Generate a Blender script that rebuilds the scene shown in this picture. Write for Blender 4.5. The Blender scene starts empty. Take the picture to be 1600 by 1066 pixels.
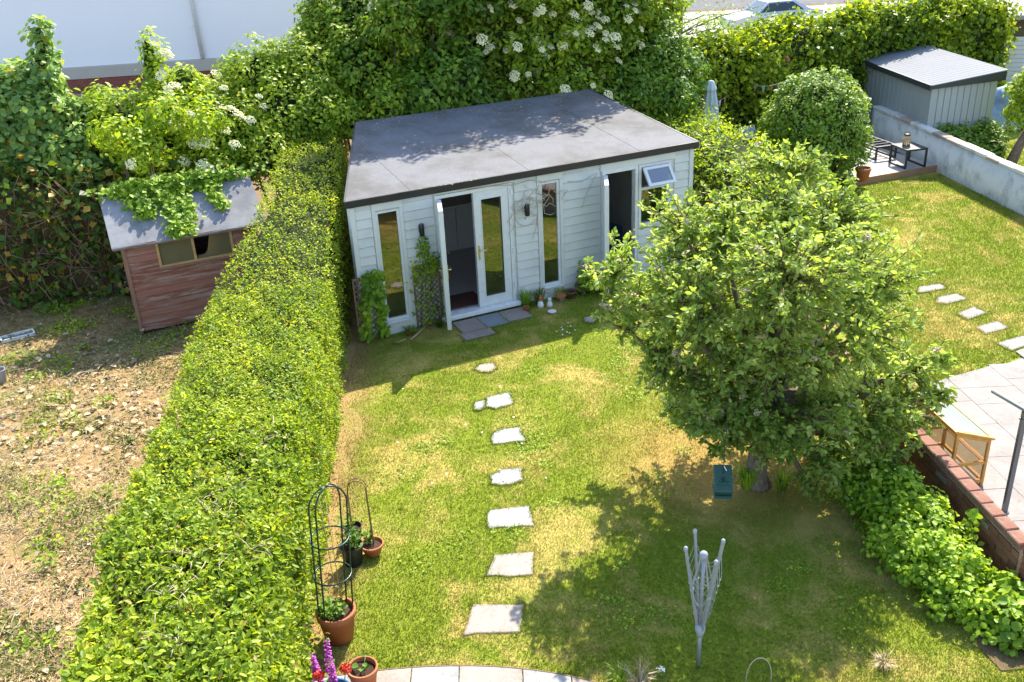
import bpy, math, random
import numpy as np
from mathutils import Vector, Matrix

random.seed(7)
RNG = np.random.default_rng(11)
S = bpy.context.scene
COL = S.collection
rad = math.radians

# ------------------------------------------------------------------ camera
F, PITCH, ROLL, CAMH = 1498.5, 0.438, 0.049, 6.348
_cp, _sp, _cr, _sr = math.cos(PITCH), math.sin(PITCH), math.cos(ROLL), math.sin(ROLL)
_fwd = Vector((0, _cp, -_sp)); _up = Vector((0, _sp, _cp)); _rt = Vector((1, 0, 0))
CR = _rt * _cr - _up * _sr
CU = _up * _cr + _rt * _sr
CAM = Vector((0, 0, CAMH))
cd = bpy.data.cameras.new('camera'); cam = bpy.data.objects.new('camera', cd); COL.objects.link(cam)
cd.sensor_width = 36; cd.lens = 36 * F / 1600; cd.clip_start = 0.1; cd.clip_end = 2000
cam.matrix_world = Matrix(((CR.x, CU.x, -_fwd.x, 0), (CR.y, CU.y, -_fwd.y, 0), (CR.z, CU.z, -_fwd.z, CAMH), (0, 0, 0, 1)))
S.camera = cam

# ------------------------------------------------------------------ world, sun, exposure
SUN_EL, SUN_AZ = rad(46.5), rad(21.7)          # sun stands behind the gardens, a little to the right
w = bpy.data.worlds.new('World'); S.world = w; w.use_nodes = True
nt = w.node_tree; nt.nodes.clear()
o = nt.nodes.new('ShaderNodeOutputWorld'); b = nt.nodes.new('ShaderNodeBackground'); sk = nt.nodes.new('ShaderNodeTexSky')
sk.sky_type = 'NISHITA'; sk.sun_disc = False; sk.sun_elevation = SUN_EL; sk.sun_rotation = SUN_AZ
sk.air_density = 1.0; sk.dust_density = 1.0; sk.ozone_density = 1.0
b.inputs['Strength'].default_value = 0.15
nt.links.new(sk.outputs[0], b.inputs[0]); nt.links.new(b.outputs[0], o.inputs[0])
sd = bpy.data.lights.new('sun', 'SUN'); sun = bpy.data.objects.new('sun', sd); COL.objects.link(sun)
sd.energy = 4.0; sd.angle = rad(0.53); sd.color = (1.0, 0.935, 0.80)
_sv = Vector((math.sin(SUN_AZ) * math.cos(SUN_EL), math.cos(SUN_AZ) * math.cos(SUN_EL), math.sin(SUN_EL)))
sun.rotation_euler = _sv.to_track_quat('Z', 'Y').to_euler(); sun.location = (8, 20, 22)
S.view_settings.view_transform = 'Standard'; S.view_settings.look = 'None'
S.view_settings.gamma = 1.0; S.view_settings.use_curve_mapping = False
S.view_settings.exposure = 1.7
S.cycles.max_bounces = 8; S.cycles.diffuse_bounces = 5; S.cycles.glossy_bounces = 3
S.cycles.transmission_bounces = 5; S.cycles.transparent_max_bounces = 8
S.cycles.use_denoising = True
S.cycles.sample_clamp_indirect = 6.0

# ------------------------------------------------------------------ pixel -> place
def ray(px, py):
    return _fwd + CR * ((px - 800) / F) - CU * ((py - 533) / F)
def at(px, py, z=0.0):                       # where that line of sight meets height z
    d = ray(px, py); return CAM + d * ((z - CAMH) / d.z)
def ond(px, py, Y):                          # ... or meets the depth Y
    d = ray(px, py); return CAM + d * (Y / d.y)
def over(px, py, base):                      # ... or stands above a ground point
    d = ray(px, py); return CAM + d * (math.hypot(base[0], base[1]) / math.hypot(d.x, d.y))

# ------------------------------------------------------------------ scene helpers
def tag(o, label=None, cat=None, group=None, kind=None):
    if label: o['label'] = label
    if cat: o['category'] = cat
    if group: o['group'] = group
    if kind: o['kind'] = kind
    return o
def empty(name, loc=(0, 0, 0), rz=0.0, label=None, cat=None, group=None):
    o = bpy.data.objects.new(name, None); COL.objects.link(o)
    o.location = loc; o.rotation_euler = (0, 0, rz); o.empty_display_size = 0.1
    return tag(o, label, cat, group)
def link(name, me, parent=None, loc=None, rot=None):
    o = bpy.data.objects.new(name, me); COL.objects.link(o)
    if parent is not None: o.parent = parent
    if loc is not None: o.location = loc
    if rot is not None: o.rotation_euler = rot
    return o

class MB:
    """collects shapes for ONE mesh"""
    def __init__(s): s.v = []; s.f = []; s.sm = []
    def add(s, vs, fs, sm=False):
        n = len(s.v); s.v += [tuple(v) for v in vs]; s.f += [tuple(i + n for i in f) for f in fs]; s.sm += [sm] * len(fs); return s
    def box(s, lo, hi, m=None):
        x0, y0, z0 = lo; x1, y1, z1 = hi
        vs = [(x0,y0,z0),(x1,y0,z0),(x1,y1,z0),(x0,y1,z0),(x0,y0,z1),(x1,y0,z1),(x1,y1,z1),(x0,y1,z1)]
        if m is not None: vs = [m @ Vector(v) for v in vs]
        return s.add(vs, [(0,3,2,1),(4,5,6,7),(0,1,5,4),(1,2,6,5),(2,3,7,6),(3,0,4,7)])
    def bev(s, lo, hi, r=0.01, m=None):
        """box with chamfered vertical and top edges"""
        x0, y0, z0 = lo; x1, y1, z1 = hi
        p = [(x0+r,y0),(x1-r,y0),(x1,y0+r),(x1,y1-r),(x1-r,y1),(x0+r,y1),(x0,y1-r),(x0,y0+r)]
        cx, cy = (x0+x1)/2, (y0+y1)/2; sx, sy = 1-2*r/(x1-x0), 1-2*r/(y1-y0)
        q = [(cx+(x-cx)*sx, cy+(y-cy)*sy) for x, y in p]
        vs = [(x,y,z0) for x,y in p] + [(x,y,z1-r) for x,y in p] + [(x,y,z1) for x,y in q]
        if m is not None: vs = [m @ Vector(v) for v in vs]
        fs = [tuple(range(7,-1,-1)), tuple(range(16,24))]
        for k in range(2):
            for i in range(8): j = (i+1) % 8; fs.append((k*8+i, k*8+j, k*8+8+j, k*8+8+i))
        return s.add(vs, fs)
    def bar(s, a, b, w, h=None, up=(0,0,1)):
        a, b = Vector(a), Vector(b); d = (b-a); L = d.length; d.normalize(); h = h or w
        u = Vector(up); x = d.cross(u)
        if x.length < 1e-3: x = d.cross(Vector((1,0,0)))
        x.normalize(); z = x.cross(d)
        vs = []
        for p in (a, b):
            for sx, sz in ((-1,-1),(1,-1),(1,1),(-1,1)): vs.append(p + x*(sx*w/2) + z*(sz*h/2))
        return s.add(vs, [(3,2,1,0),(4,5,6,7),(0,1,5,4),(1,2,6,5),(2,3,7,6),(3,0,4,7)])
    def tube(s, pts, r, seg=8, cap=True):
        pts = [Vector(p) for p in pts]; n = len(pts)
        rs = list(r) if hasattr(r, '__len__') else [r]*n
        vs = []; px = None
        for i, p in enumerate(pts):
            t = (pts[min(i+1,n-1)] - pts[max(i-1,0)])
            if t.length < 1e-9: t = Vector((0,0,1))
            t.normalize()
            if px is None:
                px = t.cross(Vector((0,0,1)))
                if px.length < 1e-2: px = t.cross(Vector((1,0,0)))
            px = px - t*px.dot(t)
            if px.length < 1e-6: px = t.orthogonal()
            px.normalize(); py = t.cross(px)
            for k in range(seg):
                a = 2*math.pi*k/seg; vs.append(p + (px*math.cos(a) + py*math.sin(a))*rs[i])
        fs = []
        for i in range(n-1):
            for k in range(seg):
                k2 = (k+1) % seg; fs.append((i*seg+k, i*seg+k2, (i+1)*seg+k2, (i+1)*seg+k))
        if cap: fs += [tuple(range(seg-1,-1,-1)), tuple((n-1)*seg+k for k in range(seg))]
        return s.add(vs, fs, True)
    def lathe(s, prof, seg=20, c=(0,0,0), closed=False):
        vs = []; n = len(prof)
        for r, z in prof:
            for k in range(seg):
                a = 2*math.pi*k/seg; vs.append((c[0]+r*math.cos(a), c[1]+r*math.sin(a), c[2]+z))
        fs = []
        for i in range(n-1):
            for k in range(seg):
                k2 = (k+1) % seg; fs.append((i*seg+k, i*seg+k2, (i+1)*seg+k2, (i+1)*seg+k))
        if prof[0][0] > 1e-6 and not closed: fs.append(tuple(range(seg-1,-1,-1)))
        if prof[-1][0] > 1e-6 and not closed: fs.append(tuple((n-1)*seg+k for k in range(seg)))
        return s.add(vs, fs, True)
    def prism(s, poly, z0, z1):
        n = len(poly)
        g = lambda z: (lambda p: z(p[0], p[1])) if callable(z) else (lambda p: z)
        a, b = g(z0), g(z1)
        vs = [(p[0],p[1],a(p)) for p in poly] + [(p[0],p[1],b(p)) for p in poly]
        return s.add(vs, [tuple(range(n-1,-1,-1)), tuple(range(n,2*n))] + [(i,(i+1)%n,n+(i+1)%n,n+i) for i in range(n)])
    def mesh(s, name, mat):
        me = bpy.data.meshes.new(name); me.from_pydata(s.v, [], s.f)
        me.polygons.foreach_set('use_smooth', s.sm); me.materials.append(mat); me.update(); return me
    def build(s, name, mat, parent=None, loc=None, rot=None):
        return link(name, s.mesh(name, mat), parent, loc, rot)

def np_mesh(name, V, sizes, idx, mat, attrs=None, smooth=False):
    me = bpy.data.meshes.new(name)
    V = np.ascontiguousarray(V, dtype=np.float32); idx = np.ascontiguousarray(idx, dtype=np.int32)
    sizes = np.ascontiguousarray(sizes, dtype=np.int32)
    me.vertices.add(len(V)); me.vertices.foreach_set('co', V.ravel())
    me.loops.add(len(idx)); me.loops.foreach_set('vertex_index', idx)
    me.polygons.add(len(sizes))
    st = np.zeros(len(sizes), np.int32); st[1:] = np.cumsum(sizes)[:-1]
    me.polygons.foreach_set('loop_start', st); me.polygons.foreach_set('loop_total', sizes)
    if smooth: me.polygons.foreach_set('use_smooth', np.ones(len(sizes), bool))
    for k, a in (attrs or {}).items():
        at_ = me.attributes.new(k, 'FLOAT', 'POINT'); at_.data.foreach_set('value', np.ascontiguousarray(a, dtype=np.float32))
    me.materials.append(mat); me.update(calc_edges=True)
    return me

def unit(a): return a / np.maximum(np.linalg.norm(a, axis=-1, keepdims=True), 1e-9)
HEX = np.array([(0,0,0),(.28,.42,.16),(.66,.46,.14),(1,0,-.06),(.66,-.46,.14),(.28,-.42,.16)])
DIA = np.array([(0,0,0),(.45,.5,.12),(1,0,-.04),(.45,-.5,.12)])
def leaf_arrays(C, N, L, aspect=.5, shape='hex', rng=RNG, droop=0.0, A=None):
    n = len(C); N = unit(N)
    a = rng.normal(size=(n,3)) if A is None else A
    a = a + np.array([0,0,-droop]); a = unit(a - N*np.sum(a*N, 1, keepdims=True)); bb = np.cross(N, a)
    L = np.broadcast_to(np.asarray(L, float), (n,))[:,None,None]
    T = HEX if shape == 'hex' else DIA; k = len(T)
    T = T[None]
    V = C[:,None,:] + a[:,None,:]*T[:,:,0:1]*L + bb[:,None,:]*T[:,:,1:2]*L*aspect + N[:,None,:]*T[:,:,2:3]*L*aspect
    base = (np.arange(n)*k)[:,None]
    if shape == 'hex':
        I = np.concatenate([base+np.array([[0,1,2,3]]), base+np.array([[0,3,4,5]])], 1).reshape(-1); sz = np.full(2*n, 4)
    else:
        I = np.concatenate([base+np.array([[0,1,2]]), base+np.array([[0,2,3]])], 1).reshape(-1); sz = np.full(2*n, 3)
    return V.reshape(-1,3), sz, I, k
def leaves(name, C, N, L, mat, parent=None, aspect=.5, shape='hex', rng=RNG, droop=0.0, A=None, rnd=None):
    V, sz, I, k = leaf_arrays(C, N, L, aspect, shape, rng, droop, A)
    r = rng.random(len(C)) if rnd is None else rnd
    me = np_mesh(name, V, sz, I, mat, {'rnd': np.repeat(r, k)})
    return link(name, me, parent)
def lump(P, s=1.0, seed=0):
    """cheap smooth noise in -1..1"""
    r = np.random.default_rng(seed); out = np.zeros(len(P))
    for k in range(5):
        f = r.normal(size=3)*s*(1+.6*k); out += np.sin(P@f + r.random()*6.28)/(1+.5*k)
    return out/2.4

# ------------------------------------------------------------------ materials
class NT:
    def __init__(s, name):
        s.m = bpy.data.materials.new(name); s.m.use_nodes = True; s.t = s.m.node_tree; s.t.nodes.clear()
        s.out = s.t.nodes.new('ShaderNodeOutputMaterial')
    def n(s, typ, **kw):
        nd = s.t.nodes.new(typ)
        for k, v in kw.items():
            if hasattr(nd, k) and k not in nd.inputs: setattr(nd, k, v)
            else: s.put(nd.inputs[k], v)
        return nd
    def put(s, sock, v):
        if hasattr(v, 'is_output'): s.t.links.new(v, sock)
        elif isinstance(v, (tuple, list)) and len(v) == 3 and sock.type == 'RGBA': sock.default_value = (*v, 1)
        else: sock.default_value = v
    def math(s, op, a, b=0.0, clamp=False):
        nd = s.t.nodes.new('ShaderNodeMath'); nd.operation = op; nd.use_clamp = clamp; s.put(nd.inputs[0], a); s.put(nd.inputs[1], b); return nd.outputs[0]
    def mix(s, f, a, b, mode='MIX'):
        nd = s.t.nodes.new('ShaderNodeMix'); nd.data_type = 'RGBA'; nd.blend_type = mode
        s.put(nd.inputs[0], f); s.put(nd.inputs[6], a); s.put(nd.inputs[7], b); return nd.outputs[2]
    def rng(s, v, a, b, lo=0.0, hi=1.0):
        nd = s.t.nodes.new('ShaderNodeMapRange'); nd.interpolation_type = 'SMOOTHSTEP'
        for i, x in enumerate((v, a, b, lo, hi)): s.put(nd.inputs[i], x)
        return nd.outputs[0]
    def pos(s): return s.t.nodes.new('ShaderNodeNewGeometry').outputs['Position']
    def obj(s): return s.t.nodes.new('ShaderNodeTexCoord').outputs['Object']
    def noise(s, vec, scale, detail=4, rough=.55, dist=0.0):
        nd = s.t.nodes.new('ShaderNodeTexNoise'); s.put(nd.inputs['Vector'], vec); nd.inputs['Scale'].default_value = scale
        nd.inputs['Detail'].default_value = detail; nd.inputs['Roughness'].default_value = rough; nd.inputs['Distortion'].default_value = dist
        return nd.outputs[0]
    def scale(s, vec, sc):
        nd = s.t.nodes.new('ShaderNodeMapping'); s.put(nd.inputs['Vector'], vec); nd.inputs['Scale'].default_value = sc; return nd.outputs[0]
    def orand(s): return s.t.nodes.new('ShaderNodeObjectInfo').outputs['Random']
    def attr(s, name='rnd'):
        nd = s.t.nodes.new('ShaderNodeAttribute'); nd.attribute_name = name; return nd.outputs['Fac']
    def bump(s, h, dist=.01, st=.6):
        nd = s.t.nodes.new('ShaderNodeBump'); s.put(nd.inputs['Height'], h); nd.inputs['Distance'].default_value = dist; nd.inputs['Strength'].default_value = st; return nd.outputs[0]
    def bsdf(s, col, rough=.6, metal=0.0, spec=.4, normal=None, done=True, **kw):
        nd = s.t.nodes.new('ShaderNodeBsdfPrincipled'); s.put(nd.inputs['Base Color'], col); s.put(nd.inputs['Roughness'], rough)
        s.put(nd.inputs['Metallic'], metal); s.put(nd.inputs['Specular IOR Level'], spec)
        if normal is not None: s.put(nd.inputs['Normal'], normal)
        for k, v in kw.items(): s.put(nd.inputs[k], v)
        if done: s.t.links.new(nd.outputs[0], s.out.inputs[0]); return s.m
        return nd.outputs[0]
    def shmix(s, f, a, b, done=True):
        nd = s.t.nodes.new('ShaderNodeMixShader'); s.put(nd.inputs[0], f); s.t.links.new(a, nd.inputs[1]); s.t.links.new(b, nd.inputs[2])
        if done: s.t.links.new(nd.outputs[0], s.out.inputs[0]); return s.m
        return nd.outputs[0]

def m_leaf(name, dark, mid, light, transl=.4, odd=None, oddf=.05, rough=.5, spec=.32, patch=.6):
    t = NT(name); r = t.attr()
    n = t.noise(t.pos(), patch, 2)
    v = t.math('ADD', t.math('MULTIPLY', r, .9), t.math('MULTIPLY', t.math('SUBTRACT', n, .5), 1.4)); v = t.math('ADD', v, .03, True)
    c = t.mix(t.rng(v, .0, .5), dark, mid); c = t.mix(t.rng(v, .5, 1.0), c, light)
    if odd: c = t.mix(t.math('GREATER_THAN', t.math('FRACT', t.math('MULTIPLY', r, 37.3)), 1-oddf), c, odd)
    a = t.bsdf(c, rough, spec=spec, done=False)
    tr = t.n('ShaderNodeBsdfTranslucent', Color=t.mix(1.0, c, (1.25, 1.15, .55), 'MULTIPLY')).outputs[0]
    return t.shmix(transl, a, tr)
def m_plain(name, col, rough=.6, metal=0.0, spec=.4, var=.12, scale=6.0, bump=0.0, bscale=40.0):
    t = NT(name); p = t.obj()
    n = t.noise(p, scale, 5)
    k = t.math('ADD', t.math('MULTIPLY', t.math('SUBTRACT', n, .5), var*2), 1.0)
    k = t.math('ADD', k, t.math('MULTIPLY', t.math('SUBTRACT', t.orand(), .5), var))
    nd = t.n('ShaderNodeVectorMath', operation='SCALE'); t.put(nd.inputs[0], (col[0], col[1], col[2])); t.put(nd.inputs['Scale'], k)
    nm = t.bump(t.noise(p, bscale, 4), .004, bump) if bump else None
    return t.bsdf(nd.outputs[0], t.rng(n, .2, .8, max(rough-.08,.02), min(rough+.08,1)), metal, spec, nm)
def m_wood(name, col, col2, grain=(1,14,14), rough=.7):
    t = NT(name); p = t.obj()
    nd = t.n('ShaderNodeVectorMath', operation='ADD'); t.put(nd.inputs[0], t.scale(p, grain)); t.put(nd.inputs[1], t.n('ShaderNodeCombineXYZ', X=t.math('MULTIPLY', t.orand(), 40)).outputs[0])
    n = t.noise(nd.outputs[0], 2.2, 6, .65); c = t.mix(t.rng(n, .3, .7), col, col2)
    c = t.mix(t.math('MULTIPLY', t.orand(), .35), c, col)
    return t.bsdf(c, rough, spec=.25, normal=t.bump(n, .003, .5))

M = {}
M['white_paint'] = (lambda t: t.bsdf(t.mix(t.rng(t.noise(t.pos(), 3.0, 5), .45, .8), (.61,.605,.575), (.52,.52,.495)), .5, spec=.35, normal=t.bump(t.noise(t.scale(t.obj(), (3,30,30)), 3, 4), .002, .35)))(NT('white_paint'))
M['upvc'] = m_plain('upvc', (.64,.64,.63), .28, spec=.5, var=.04)
M['felt'] = (lambda t: t.bsdf(t.mix(t.rng(t.noise(t.pos(), 1.1, 6, .65), .35, .7), t.mix(t.rng(t.noise(t.pos(), 60, 3), .3, .7), (.115,.115,.125), (.17,.17,.18)), (.085,.08,.075)), .85, spec=.3, normal=t.bump(t.noise(t.pos(), 130, 3), .004, .7)))(NT('felt'))
M['shed_felt'] = (lambda t: t.bsdf(t.mix(t.rng(t.noise(t.pos(), 2.0, 6, .65), .35, .7), (.24,.24,.25), (.15,.15,.155)), .85, spec=.3, normal=t.bump(t.noise(t.pos(), 120, 3), .004, .7)))(NT('shed_felt'))
M['black_trim'] = m_plain('black_trim', (.018,.018,.02), .4, spec=.5, var=.2)
def m_glass(name, tint=(.9,.95,.95), refl=.22, rough=.02):
    t = NT(name); a = t.n('ShaderNodeBsdfTransparent', Color=tint).outputs[0]
    g = t.n('ShaderNodeBsdfGlossy', Color=(1,1,1), Roughness=rough).outputs[0]
    lw = t.n('ShaderNodeFresnel', IOR=1.5).outputs[0]
    return t.shmix(t.math('ADD', t.math('MULTIPLY', lw, 2.0), refl*.6, True), a, g)
M['glass'] = m_glass('glass', (.50,.53,.53), .15)
M['dirty_glass'] = (lambda t: t.shmix(.55, t.n('ShaderNodeBsdfTransparent', Color=(.55,.5,.35)).outputs[0], t.bsdf(t.mix(t.noise(t.obj(), 5, 4), (.30,.25,.12), (.20,.17,.09)), .25, spec=.6, done=False)))(NT('dirty_glass'))
M['frosted'] = (lambda t: t.shmix(.5, t.n('ShaderNodeBsdfTransparent', Color=(.8,.85,.82)).outputs[0], t.bsdf(t.mix(t.noise(t.obj(), 4, 4), (.26,.31,.29), (.36,.39,.36)), .45, spec=.25, done=False)))(NT('frosted'))
M['perspex'] = (lambda t: t.shmix(.20, t.n('ShaderNodeBsdfTransparent', Color=(.90,.84,.72)).outputs[0], t.bsdf((.55,.47,.34), .12, spec=.7, done=False)))(NT('perspex'))
M['chrome'] = m_plain('chrome', (.75,.75,.75), .22, 1.0, var=.03)
M['brass'] = m_plain('brass', (.72,.60,.32), .3, 1.0, var=.05)
M['alu'] = m_plain('alu', (.27,.29,.31), .45, .3, var=.08)
M['plastic_grey'] = m_plain('plastic_grey', (.30,.32,.36), .4, var=.06)
M['line_cord'] = m_plain('line_cord', (.32,.34,.36), .6, var=.05)
M['dark_metal'] = m_plain('dark_metal', (.035,.04,.045), .42, .3, var=.15)
M['green_metal'] = m_plain('green_metal', (.012,.035,.03), .3, .3, spec=.6, var=.15)
M['rust'] = m_plain('rust', (.17,.085,.045), .7, .2, var=.3, scale=30)
M['green_plastic'] = m_plain('green_plastic', (.012,.06,.04), .4, var=.15)
M['steel_rail'] = m_plain('steel_rail', (.16,.17,.18), .42, .7, var=.15)
M['interior'] = m_plain('interior', (.48,.45,.42), .8, var=.1)
M['carpet'] = m_plain('carpet', (.40,.35,.33), .95, var=.15, scale=3, bump=.3)
M['rug'] = (lambda t: t.bsdf(t.mix(t.rng(t.n('ShaderNodeTexVoronoi', Vector=t.scale(t.obj(), (14,22,1)), Scale=1.0).outputs[0], .2, .5), (.20,.035,.03), (.10,.06,.05)), .95, spec=.1))(NT('rug'))
M['cabinet'] = m_plain('cabinet', (.40,.38,.36), .5, var=.06)
M['blue_fabric'] = m_plain('blue_fabric', (.02,.06,.14), .8, var=.2)
M['terracotta'] = m_plain('terracotta', (.42,.14,.06), .75, spec=.25, var=.22, scale=9, bump=.3, bscale=60)
M['black_plastic'] = m_plain('black_plastic', (.022,.022,.022), .45, var=.2)
M['blue_glaze'] = m_plain('blue_glaze', (.03,.10,.32), .18, spec=.6, var=.15)
M['soil'] = m_plain('soil', (.05,.032,.022), .95, spec=.1, var=.5, scale=25, bump=1.0, bscale=30)
M['bark'] = (lambda t: t.bsdf(t.mix(t.rng(t.noise(t.scale(t.pos(), (9,9,2.5)), 3, 6, .65), .3, .7), (.11,.08,.06), (.28,.21,.16)), .9, spec=.15, normal=t.bump(t.noise(t.scale(t.pos(), (14,14,4)), 4, 5), .02, .8)))(NT('bark'))
M['twig'] = m_plain('twig', (.12,.085,.055), .9, spec=.15, var=.4, scale=3)
M['dry_stem'] = m_plain('dry_stem', (.27,.18,.115), .9, spec=.15, var=.5, scale=3)
M['pale_stem'] = m_plain('pale_stem', (.42,.33,.22), .8, spec=.2, var=.3)
M['green_stem'] = m_plain('green_stem', (.10,.17,.04), .6, var=.3)
M['cane'] = m_plain('cane', (.42,.28,.12), .6, var=.2)
M['shed_wood'] = (lambda t: t.bsdf(t.mix(t.rng(t.noise(t.scale(t.pos(), (1.2,1.2,10)), 1.6, 6, .7), .42, .68), t.mix(t.orand(), (.22,.082,.050), (.31,.13,.085)), t.mix(t.orand(), (.40,.29,.22), (.30,.18,.13))), .85, spec=.15, normal=t.bump(t.noise(t.scale(t.pos(), (3,3,60)), 3, 5), .003, .6)))(NT('shed_wood'))
M['shed_trim'] = m_wood('shed_trim', (.30,.16,.10), (.22,.11,.07), (14,14,1))
M['raw_wood'] = m_wood('raw_wood', (.50,.32,.13), (.38,.23,.09), (1,1,8))
M['oiled_pine'] = m_wood('oiled_pine', (.60,.30,.07), (.48,.21,.04), (3,3,3), .45)
M['trellis_wood'] = m_wood('trellis_wood', (.22,.14,.10), (.14,.09,.065), (6,6,6))
M['deck'] = m_wood('deck', (.42,.39,.36), (.30,.27,.25), (2,14,14))
M['deck_edge'] = m_wood('deck_edge', (.36,.20,.11), (.26,.14,.08), (2,14,14))
M['metal_panel'] = m_plain('metal_panel', (.34,.36,.37), .5, .15, var=.05, scale=1.5)
M['metal_roof'] = (lambda t: t.bsdf(t.mix(t.noise(t.pos(), 1.5, 5), (.17,.175,.19), (.21,.215,.23)), .85, 0.0, .15, normal=None))(NT('metal_roof'))
M['anthracite'] = m_plain('anthracite', (.045,.048,.052), .5, .2, var=.08)
M['render_wall'] = (lambda t: t.bsdf(t.mix(t.rng(t.noise(t.pos(), 2.2, 7, .68), .45, .72), t.mix(t.noise(t.pos(), .8, 3), (.72,.69,.63), (.58,.56,.52)), (.37,.35,.32)), .9, spec=.15, normal=t.bump(t.noise(t.pos(), 18, 6), .015, .6)))(NT('render_wall'))
M['coping'] = m_plain('coping', (.32,.25,.20), .9, var=.4, scale=5, bump=.6)
M['stucco'] = m_plain('stucco', (.80,.80,.79), .9, spec=.15, var=.03, scale=.8)
M['band'] = m_plain('band', (.42,.38,.32), .85, var=.12, scale=2)
M['brick_far'] = m_plain('brick_far', (.24,.075,.055), .9, spec=.15, var=.35, scale=9)
M['mortar'] = m_plain('mortar', (.30,.25,.21), .95, spec=.1, var=.3, scale=12, bump=.5)
M['brick'] = (lambda t: t.bsdf(t.mix(t.rng(t.noise(t.obj(), 9, 6, .7), .35, .75), t.mix(t.orand(), (.17,.065,.042), (.25,.105,.065)), t.mix(t.orand(), (.10,.055,.045), (.28,.16,.11))), .9, spec=.15, normal=t.bump(t.noise(t.obj(), 40, 5), .004, .7)))(NT('brick'))
M['cap_brick'] = (lambda t: t.bsdf(t.mix(t.rng(t.noise(t.obj(), 12, 6, .7), .35, .75), t.mix(t.orand(), (.20,.085,.06), (.27,.125,.09)), (.24,.17,.13)), .9, spec=.15, normal=t.bump(t.noise(t.obj(), 40, 5), .004, .7)))(NT('cap_brick'))
def m_stone(name, c1, c2, c3):
    t = NT(name); p = t.pos(); n = t.noise(p, 3.5, 6, .65, .4); n2 = t.noise(p, 28, 5)
    c = t.mix(t.rng(n, .38, .62), c1, c2); c = t.mix(t.rng(n2, .55, .85), c, c3)
    c = t.mix(t.math('MULTIPLY', t.orand(), .45), c, c3)
    c = t.mix(t.rng(t.noise(p, 6.5, 6, .75, .8), .50, .74, 0, .6), c, (.13,.12,.085))
    return t.bsdf(c, .85, spec=.25, normal=t.bump(n2, .006, .6))
M['stone_pale'] = m_stone('stone_pale', (.30,.31,.31), (.25,.26,.26), (.33,.30,.275))
M['stone_buff'] = m_stone('stone_buff', (.31,.26,.22), (.26,.215,.19), (.33,.30,.275))
M['stone_brown'] = m_stone('stone_brown', (.27,.21,.18), (.21,.17,.15), (.30,.25,.21))
M['stone_blue'] = m_stone('stone_blue', (.19,.22,.24), (.16,.19,.20), (.24,.24,.23))
M['patio_slab'] = m_stone('patio_slab', (.245,.228,.215), (.215,.19,.177), (.26,.235,.212))
M['grout'] = m_plain('grout', (.27,.24,.21), .95, var=.25, scale=8)
M['concrete'] = m_plain('concrete', (.30,.28,.25), .9, var=.12, scale=.5)
M['asphalt'] = m_plain('asphalt', (.055,.055,.06), .9, var=.2, scale=2)
M['lamp_body'] = m_plain('lamp_body', (.03,.032,.035), .35, .5, var=.1)
M['canvas'] = m_plain('canvas', (.52,.58,.58), .85, var=.06)
M['rattan'] = m_plain('rattan', (.55,.36,.16), .7, var=.2)
M['net'] = m_plain('net', (.01,.22,.17), .7, var=.3, scale=8)
M['tarp_blue'] = m_plain('tarp_blue', (.20,.29,.42), .4, var=.6, scale=6)
M['petal_cream'] = m_plain('petal_cream', (.70,.66,.36), .8, var=.15)
M['petal_purple'] = m_plain('petal_purple', (.42,.06,.36), .6, var=.35, scale=30)
M['petal_red'] = m_plain('petal_red', (.62,.035,.015), .6, var=.25, scale=20)
M['petal_pink'] = m_plain('petal_pink', (.75,.28,.26), .7, var=.15)
M['petal_tan'] = m_plain('petal_tan', (.40,.32,.17), .9, var=.25, scale=20)
M['petal_white'] = m_plain('petal_white', (.75,.74,.66), .8, var=.1)
M['car_paint'] = m_plain('car_paint', (.50,.52,.55), .2, .4, spec=.6, var=.03)
M['car_glass'] = m_plain('car_glass', (.02,.025,.03), .08, spec=.7, var=.05)
M['tyre'] = m_plain('tyre', (.02,.02,.02), .85)
M['bunting_orange'] = m_plain('bunting_orange', (.62,.30,.10), .8, var=.1)
M['bunting_cream'] = m_plain('bunting_cream', (.60,.54,.44), .8, var=.1)
M['bunting_mint'] = m_plain('bunting_mint', (.42,.52,.46), .8, var=.1)
M['gnome_red'] = m_plain('gnome_red', (.48,.13,.06), .6)
M['gnome_white'] = m_plain('gnome_white', (.68,.66,.62), .6)

# foliage
M['lf_hedge'] = m_leaf('lf_hedge', (0.119,0.199,0.013), (0.257,0.367,0.024), (0.477,0.530,0.045), .48, (.33,.25,.06), .03, patch=1.1)
M['lf_apple'] = m_leaf('lf_apple', (0.165,0.264,0.044), (0.295,0.412,0.081), (0.499,0.592,0.174), .55, patch=1.6)
M['lf_privet'] = m_leaf('lf_privet', (0.117,0.207,0.013), (0.259,0.376,0.022), (0.440,0.527,0.040), .45, patch=.8)
M['lf_round'] = m_leaf('lf_round', (0.097,0.188,0.020), (0.189,0.308,0.030), (0.325,0.439,0.045), .42, patch=1.0, spec=.4)
M['lf_elder'] = m_leaf('lf_elder', (0.087,0.166,0.014), (0.197,0.313,0.022), (0.393,0.492,0.030), .45, (.30,.27,.04), .02, patch=.5)
M['lf_lime'] = m_leaf('lf_lime', (0.133,0.233,0.012), (0.278,0.406,0.020), (0.483,0.590,0.030), .48, (.40,.34,.05), .03, patch=.6)
M['lf_dark'] = m_leaf('lf_dark', (0.051,0.119,0.014), (0.115,0.220,0.022), (0.227,0.345,0.029), .40, patch=.6)
M['lf_ivyhedge'] = m_leaf('lf_ivyhedge', (0.084,0.150,0.012), (0.204,0.301,0.018), (0.478,0.539,0.028), .45, patch=.55)
M['lf_ivy'] = m_leaf('lf_ivy', (0.104,0.213,0.015), (0.221,0.364,0.022), (0.364,0.489,0.035), .42, patch=1.4)
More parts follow.
